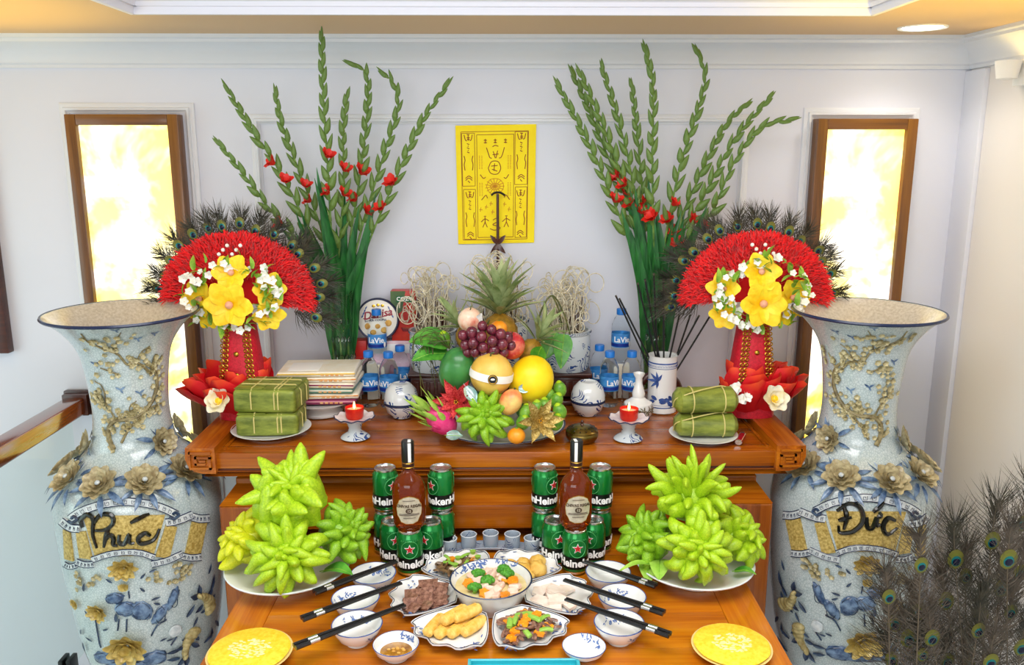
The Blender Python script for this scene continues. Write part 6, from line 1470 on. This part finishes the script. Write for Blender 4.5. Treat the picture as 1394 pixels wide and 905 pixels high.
for x, y, lb in ((.038, .028, 'broccoli floret in the soup leaning on the bowl side by the fried balls'), (-.008, .0, 'broccoli floret in the middle of the soup'), (-.03, .03, 'broccoli floret in the soup towards the mushroom dish'), (-.036, -.034, 'broccoli floret in the soup towards the spring rolls'), (.03, .05, 'broccoli floret in the soup at the rim by the golden balls')):
    piece('broccoli_floret', lb, 'broccoli', 'broccoli in the soup', [('floret', BROC), ('stalk', BST)], T(*inb(x, y, .048)) @ Rz(rnd(0, 6)) @ Rx(rnd(-.4, .2)) @ S(1.15))
for i, (x, y) in enumerate(((-.052, .004), (-.045, -.012), (.048, .0), (.03, -.05), (-.015, -.045), (.05, .014), (-.02, .045), (.034, .008))):
    piece('carrot_slice', 'orange carrot slice in the vegetable soup', 'carrot', 'carrot slices in the soup', [('slice', CARROT), ('core', CARROT2)], T(*inb(x, y, .047 + .002 * (i % 3))) @ rot() @ S(1.1))
for i, (x, y) in enumerate(((.0, -.02), (.012, -.035), (.02, -.012), (-.018, -.02), (.004, .012), (.025, .018), (-.005, .055), (.012, .06), (-.03, .012), (.055, -.02), (.05, -.036), (.012, -.06), (-.002, -.052), (.0, .035), (.016, .042), (-.045, .03))):
    piece('ham_cube', 'pale pink cube in the vegetable soup', 'ham', 'pink cubes in the soup', [('cube', HAMC)], T(*inb(x, y, .049 + .0035 * (i % 2))) @ rot() @ S(rnd(.85, 1.15)))
# roast beef
BS = MB().bbox((0, 0, .002), (.05, .026, .004), .0019, 3); BS.v = [(x * (1 + .06 * sin(90 * y)), y * (1 + .1 * sin(70 * x)), z + 3 * x * x + .0016 * sin(260 * y)) for x, y, z in BS.v]; BEEF = BS.mesh('slice', M_['beef_cut']); BSK = MB().tube(smooth_path([(-.024, -.011, .0045), (-.01, -.0132, .0032), (.01, -.0132, .0032), (.024, -.011, .0045)], 4), .0026, 6).mesh('crust', M_['beef_dark'])
for i in range(16):
    row, k = divmod(i, 6); th = 11 - 4.2 * k
    p = fanpt(180, .122 + .03 * row, th * 1.3 + rnd(-1, 1), .013 + .0022 * k + .003 * (row == 1))
    piece('beef_slice', 'brown roast beef slice overlapping the others on its dish', 'beef', 'sliced roast beef', [('slice', BEEF), ('crust', BSK)], T(*p) @ Rz(R(24 * sin(i * 3) - 20)) @ Rx(.5 + .18 * sin(i * 5)) @ Ry(.2 * sin(i * 4)) @ S(.78 + .1 * sin(i * 7), 1.05, 1.))
# spring rolls
SRm = MB().tube([(-.036, 0, 0), (-.033, 0, 0), (-.02, 0, 0), (0, 0, 0), (.02, 0, 0), (.033, 0, 0), (.036, 0, 0)], [.006, .0105, .0122, .0126, .0122, .0105, .006], 14, sx=1.12); SRm.v = [(x, y * (1 + .04 * sin(160 * x)), z * (1 + .05 * noise.noise(Vector((x * 60, y * 60, z * 60))))) for x, y, z in SRm.v]; SR = SRm.mesh('roll', M_['fried_gold']); SRF = MB().bbox((0, .003, .0118), (.055, .006, .0016), .0007).mesh('wrapper_fold', M_['fried_gold'])
for i, (r, th, z, a) in enumerate(((.13, -14, .019, 50), (.145, -3, .019, 55), (.16, 6, .019, 60), (.17, 15, .019, 66), (.118, 4, .02, 40), (.142, 3, .042, 48), (.125, -6, .043, 38))):
    p = fanpt(240, r, -th, z); piece('spring_roll', 'golden fried spring roll lying on its dish' if z < .03 else 'golden fried spring roll lying on top of other rolls', 'spring roll', 'golden spring rolls', [('roll', SR), ('wrapper_fold', SRF)], T(*p) @ Rz(R(a)))
# fried balls
for i, (r, th, s) in enumerate(((.115, 14, .9), (.14, 10, 1.), (.135, -4, 1.15), (.165, 2, 1.), (.165, -13, 1.2), (.19, -6, 1.1), (.12, -16, .9))):
    p = fanpt(60, r, th, .0225); piece('fried_ball', 'golden fried ball on its fan dish', 'fried food', 'golden fried balls', [('ball', lump('fried_gold', (.0185 * s, .0185 * s, .0155 * s), i * 3.1, .3))], T(*p) @ Rz(i))
# ham slices
HS = MB(); HS.prism([(0, 0), (.042, -.012), (.046, .006), (.036, .022), (.012, .024)], 0, .007); HAM = HS.mesh('slice', M_['ham_pale'], ang=30)
HRm = MB(); HRm.prism([(.042, -.0122), (.0462, .006), (.0362, .0222), (.0372, .0235), (.0475, .006), (.043, -.0135)], .0002, .0068); HRIND = HRm.mesh('rind', M_['ham_pink'], ang=30)
for i, (r, th, z, a) in enumerate(((.115, 10, .011, 80), (.11, -8, .011, -20), (.14, 14, .011, 30), (.145, -1, .012, 100), (.14, -16, .011, 10), (.17, 8, .012, 60), (.175, -9, .012, -40), (.15, 5, .0195, 140), (.15, -10, .0195, 20))):
    p = fanpt(0, r, th, z); piece('ham_slice', 'pale pink ham slice on its fan dish' if z < .015 else 'pale pink ham slice lying on top of others', 'ham', 'pale ham slices', [('slice', HAM), ('rind', HRIND)], T(*p) @ Rz(R(a)) @ Rx(.12) @ T(-.022, -.006, 0))
# stir-fries
CEL = MB().tube(smooth_path([(-.016, 0, 0), (-.006, 0, .003), (.006, 0, .003), (.016, 0, 0)], 3), .0048, 8, sx=1.3).mesh('stick', M_['celery']); CEL2 = MB().tube([(-.0165, 0, 0), (-.0155, 0, .0002)], .0035, 8).mesh('cut_end', M_['leaf_lime'])
def stirfry(deg, meat, label, n_):
    m = MB()
    for i in range(n_):
        r = lerp(.105, .195, rnd()); th = rnd(-19, 19) * (r / .2) ** .3; p = Vector((r * cos(R(th)), r * sin(R(th)), .012 + .02 * (1 - ((r - .15) / .05) ** 2 * .8) * rnd(.2, 1)))
        l = rnd(.010, .02); d = Vector((rnd(-1, 1), rnd(-1, 1), rnd(-.3, .3))).normalized(); sd = d.cross(Vector((0, 0, 1))).normalized()
        m.tube(smooth_path([p - d * l, p + sd * rnd(-.005, .005) + Vector((0, 0, .003)), p + d * l], 3), [.002, .003, .003, .003, .003, .003, .0018][:7], 5, sx=1.5)
    tag(m.build('stir_fried_strips', M_[meat], None, T(*CP) @ Rz(R(deg))), label, 'stir-fry', kind='stuff')
stirfry(300, 'stir_meat', 'heap of brown stir-fried beef strips under the carrots', 130); stirfry(120, 'mushroom', 'heap of dark stir-fried mushroom strips', 130)
for i, (r, th) in enumerate(((.112, 12), (.125, -2), (.15, 12), (.145, 2), (.17, -12), (.185, -16), (.16, -4), (.185, 12), (.19, 3), (.13, -12))):
    piece('carrot_slice', 'orange carrot slice on the beef stir-fry', 'carrot', 'carrot slices on the beef stir-fry', [('slice', CARROT), ('core', CARROT2)], T(*fanpt(300, r, th, .034 - 1.2 * abs(r - .15) * .3)) @ Rz(i) @ Rx(rnd(-.35, .35)) @ S(1.05))
for i, (r, th) in enumerate(((.12, 6), (.14, -8), (.155, 7), (.165, 14), (.18, -5), (.19, 8), (.15, -14), (.135, 10))):
    piece('celery_stick', 'green celery piece on the beef stir-fry', 'celery', 'celery on the beef stir-fry', [('stick', CEL), ('cut_end', CEL2)], T(*fanpt(300, r, th, .036 - 1.2 * abs(r - .15) * .3)) @ Rz(i * 1.3) @ Rx(rnd(-.3, .3)))
for i, (r, th) in enumerate(((.13, -10), (.15, -14), (.175, 4))):
    piece('carrot_slice', 'orange carrot slice on the mushroom stir-fry', 'carrot', 'carrot slices on the mushroom stir-fry', [('slice', CARROT), ('core', CARROT2)], T(*fanpt(120, r, th, .034)) @ Rz(i) @ Rx(rnd(-.35, .35)))
for i, (r, th) in enumerate(((.12, 6), (.14, -4), (.16, 10), (.175, -8), (.185, 6))):
    piece('green_stalk', 'green stalk on the mushroom stir-fry', 'vegetable', 'green stalks on the mushroom stir-fry', [('stick', CEL), ('cut_end', CEL2)], T(*fanpt(120, r, th, .036)) @ Rz(i * 1.3) @ S(1, .7, .7))
for i, (r, th) in enumerate(((.13, 12), (.155, 2), (.17, -14), (.14, -16))):
    piece('mushroom_piece', 'pale brown mushroom piece on the mushroom stir-fry', 'mushroom', 'mushroom pieces on the stir-fry', [('cap', lump('mush_pale', (.014, .009, .005), i, .2, 12)), ('stalk', BST)], T(*fanpt(120, r, th, .037)) @ Rz(i * 2))
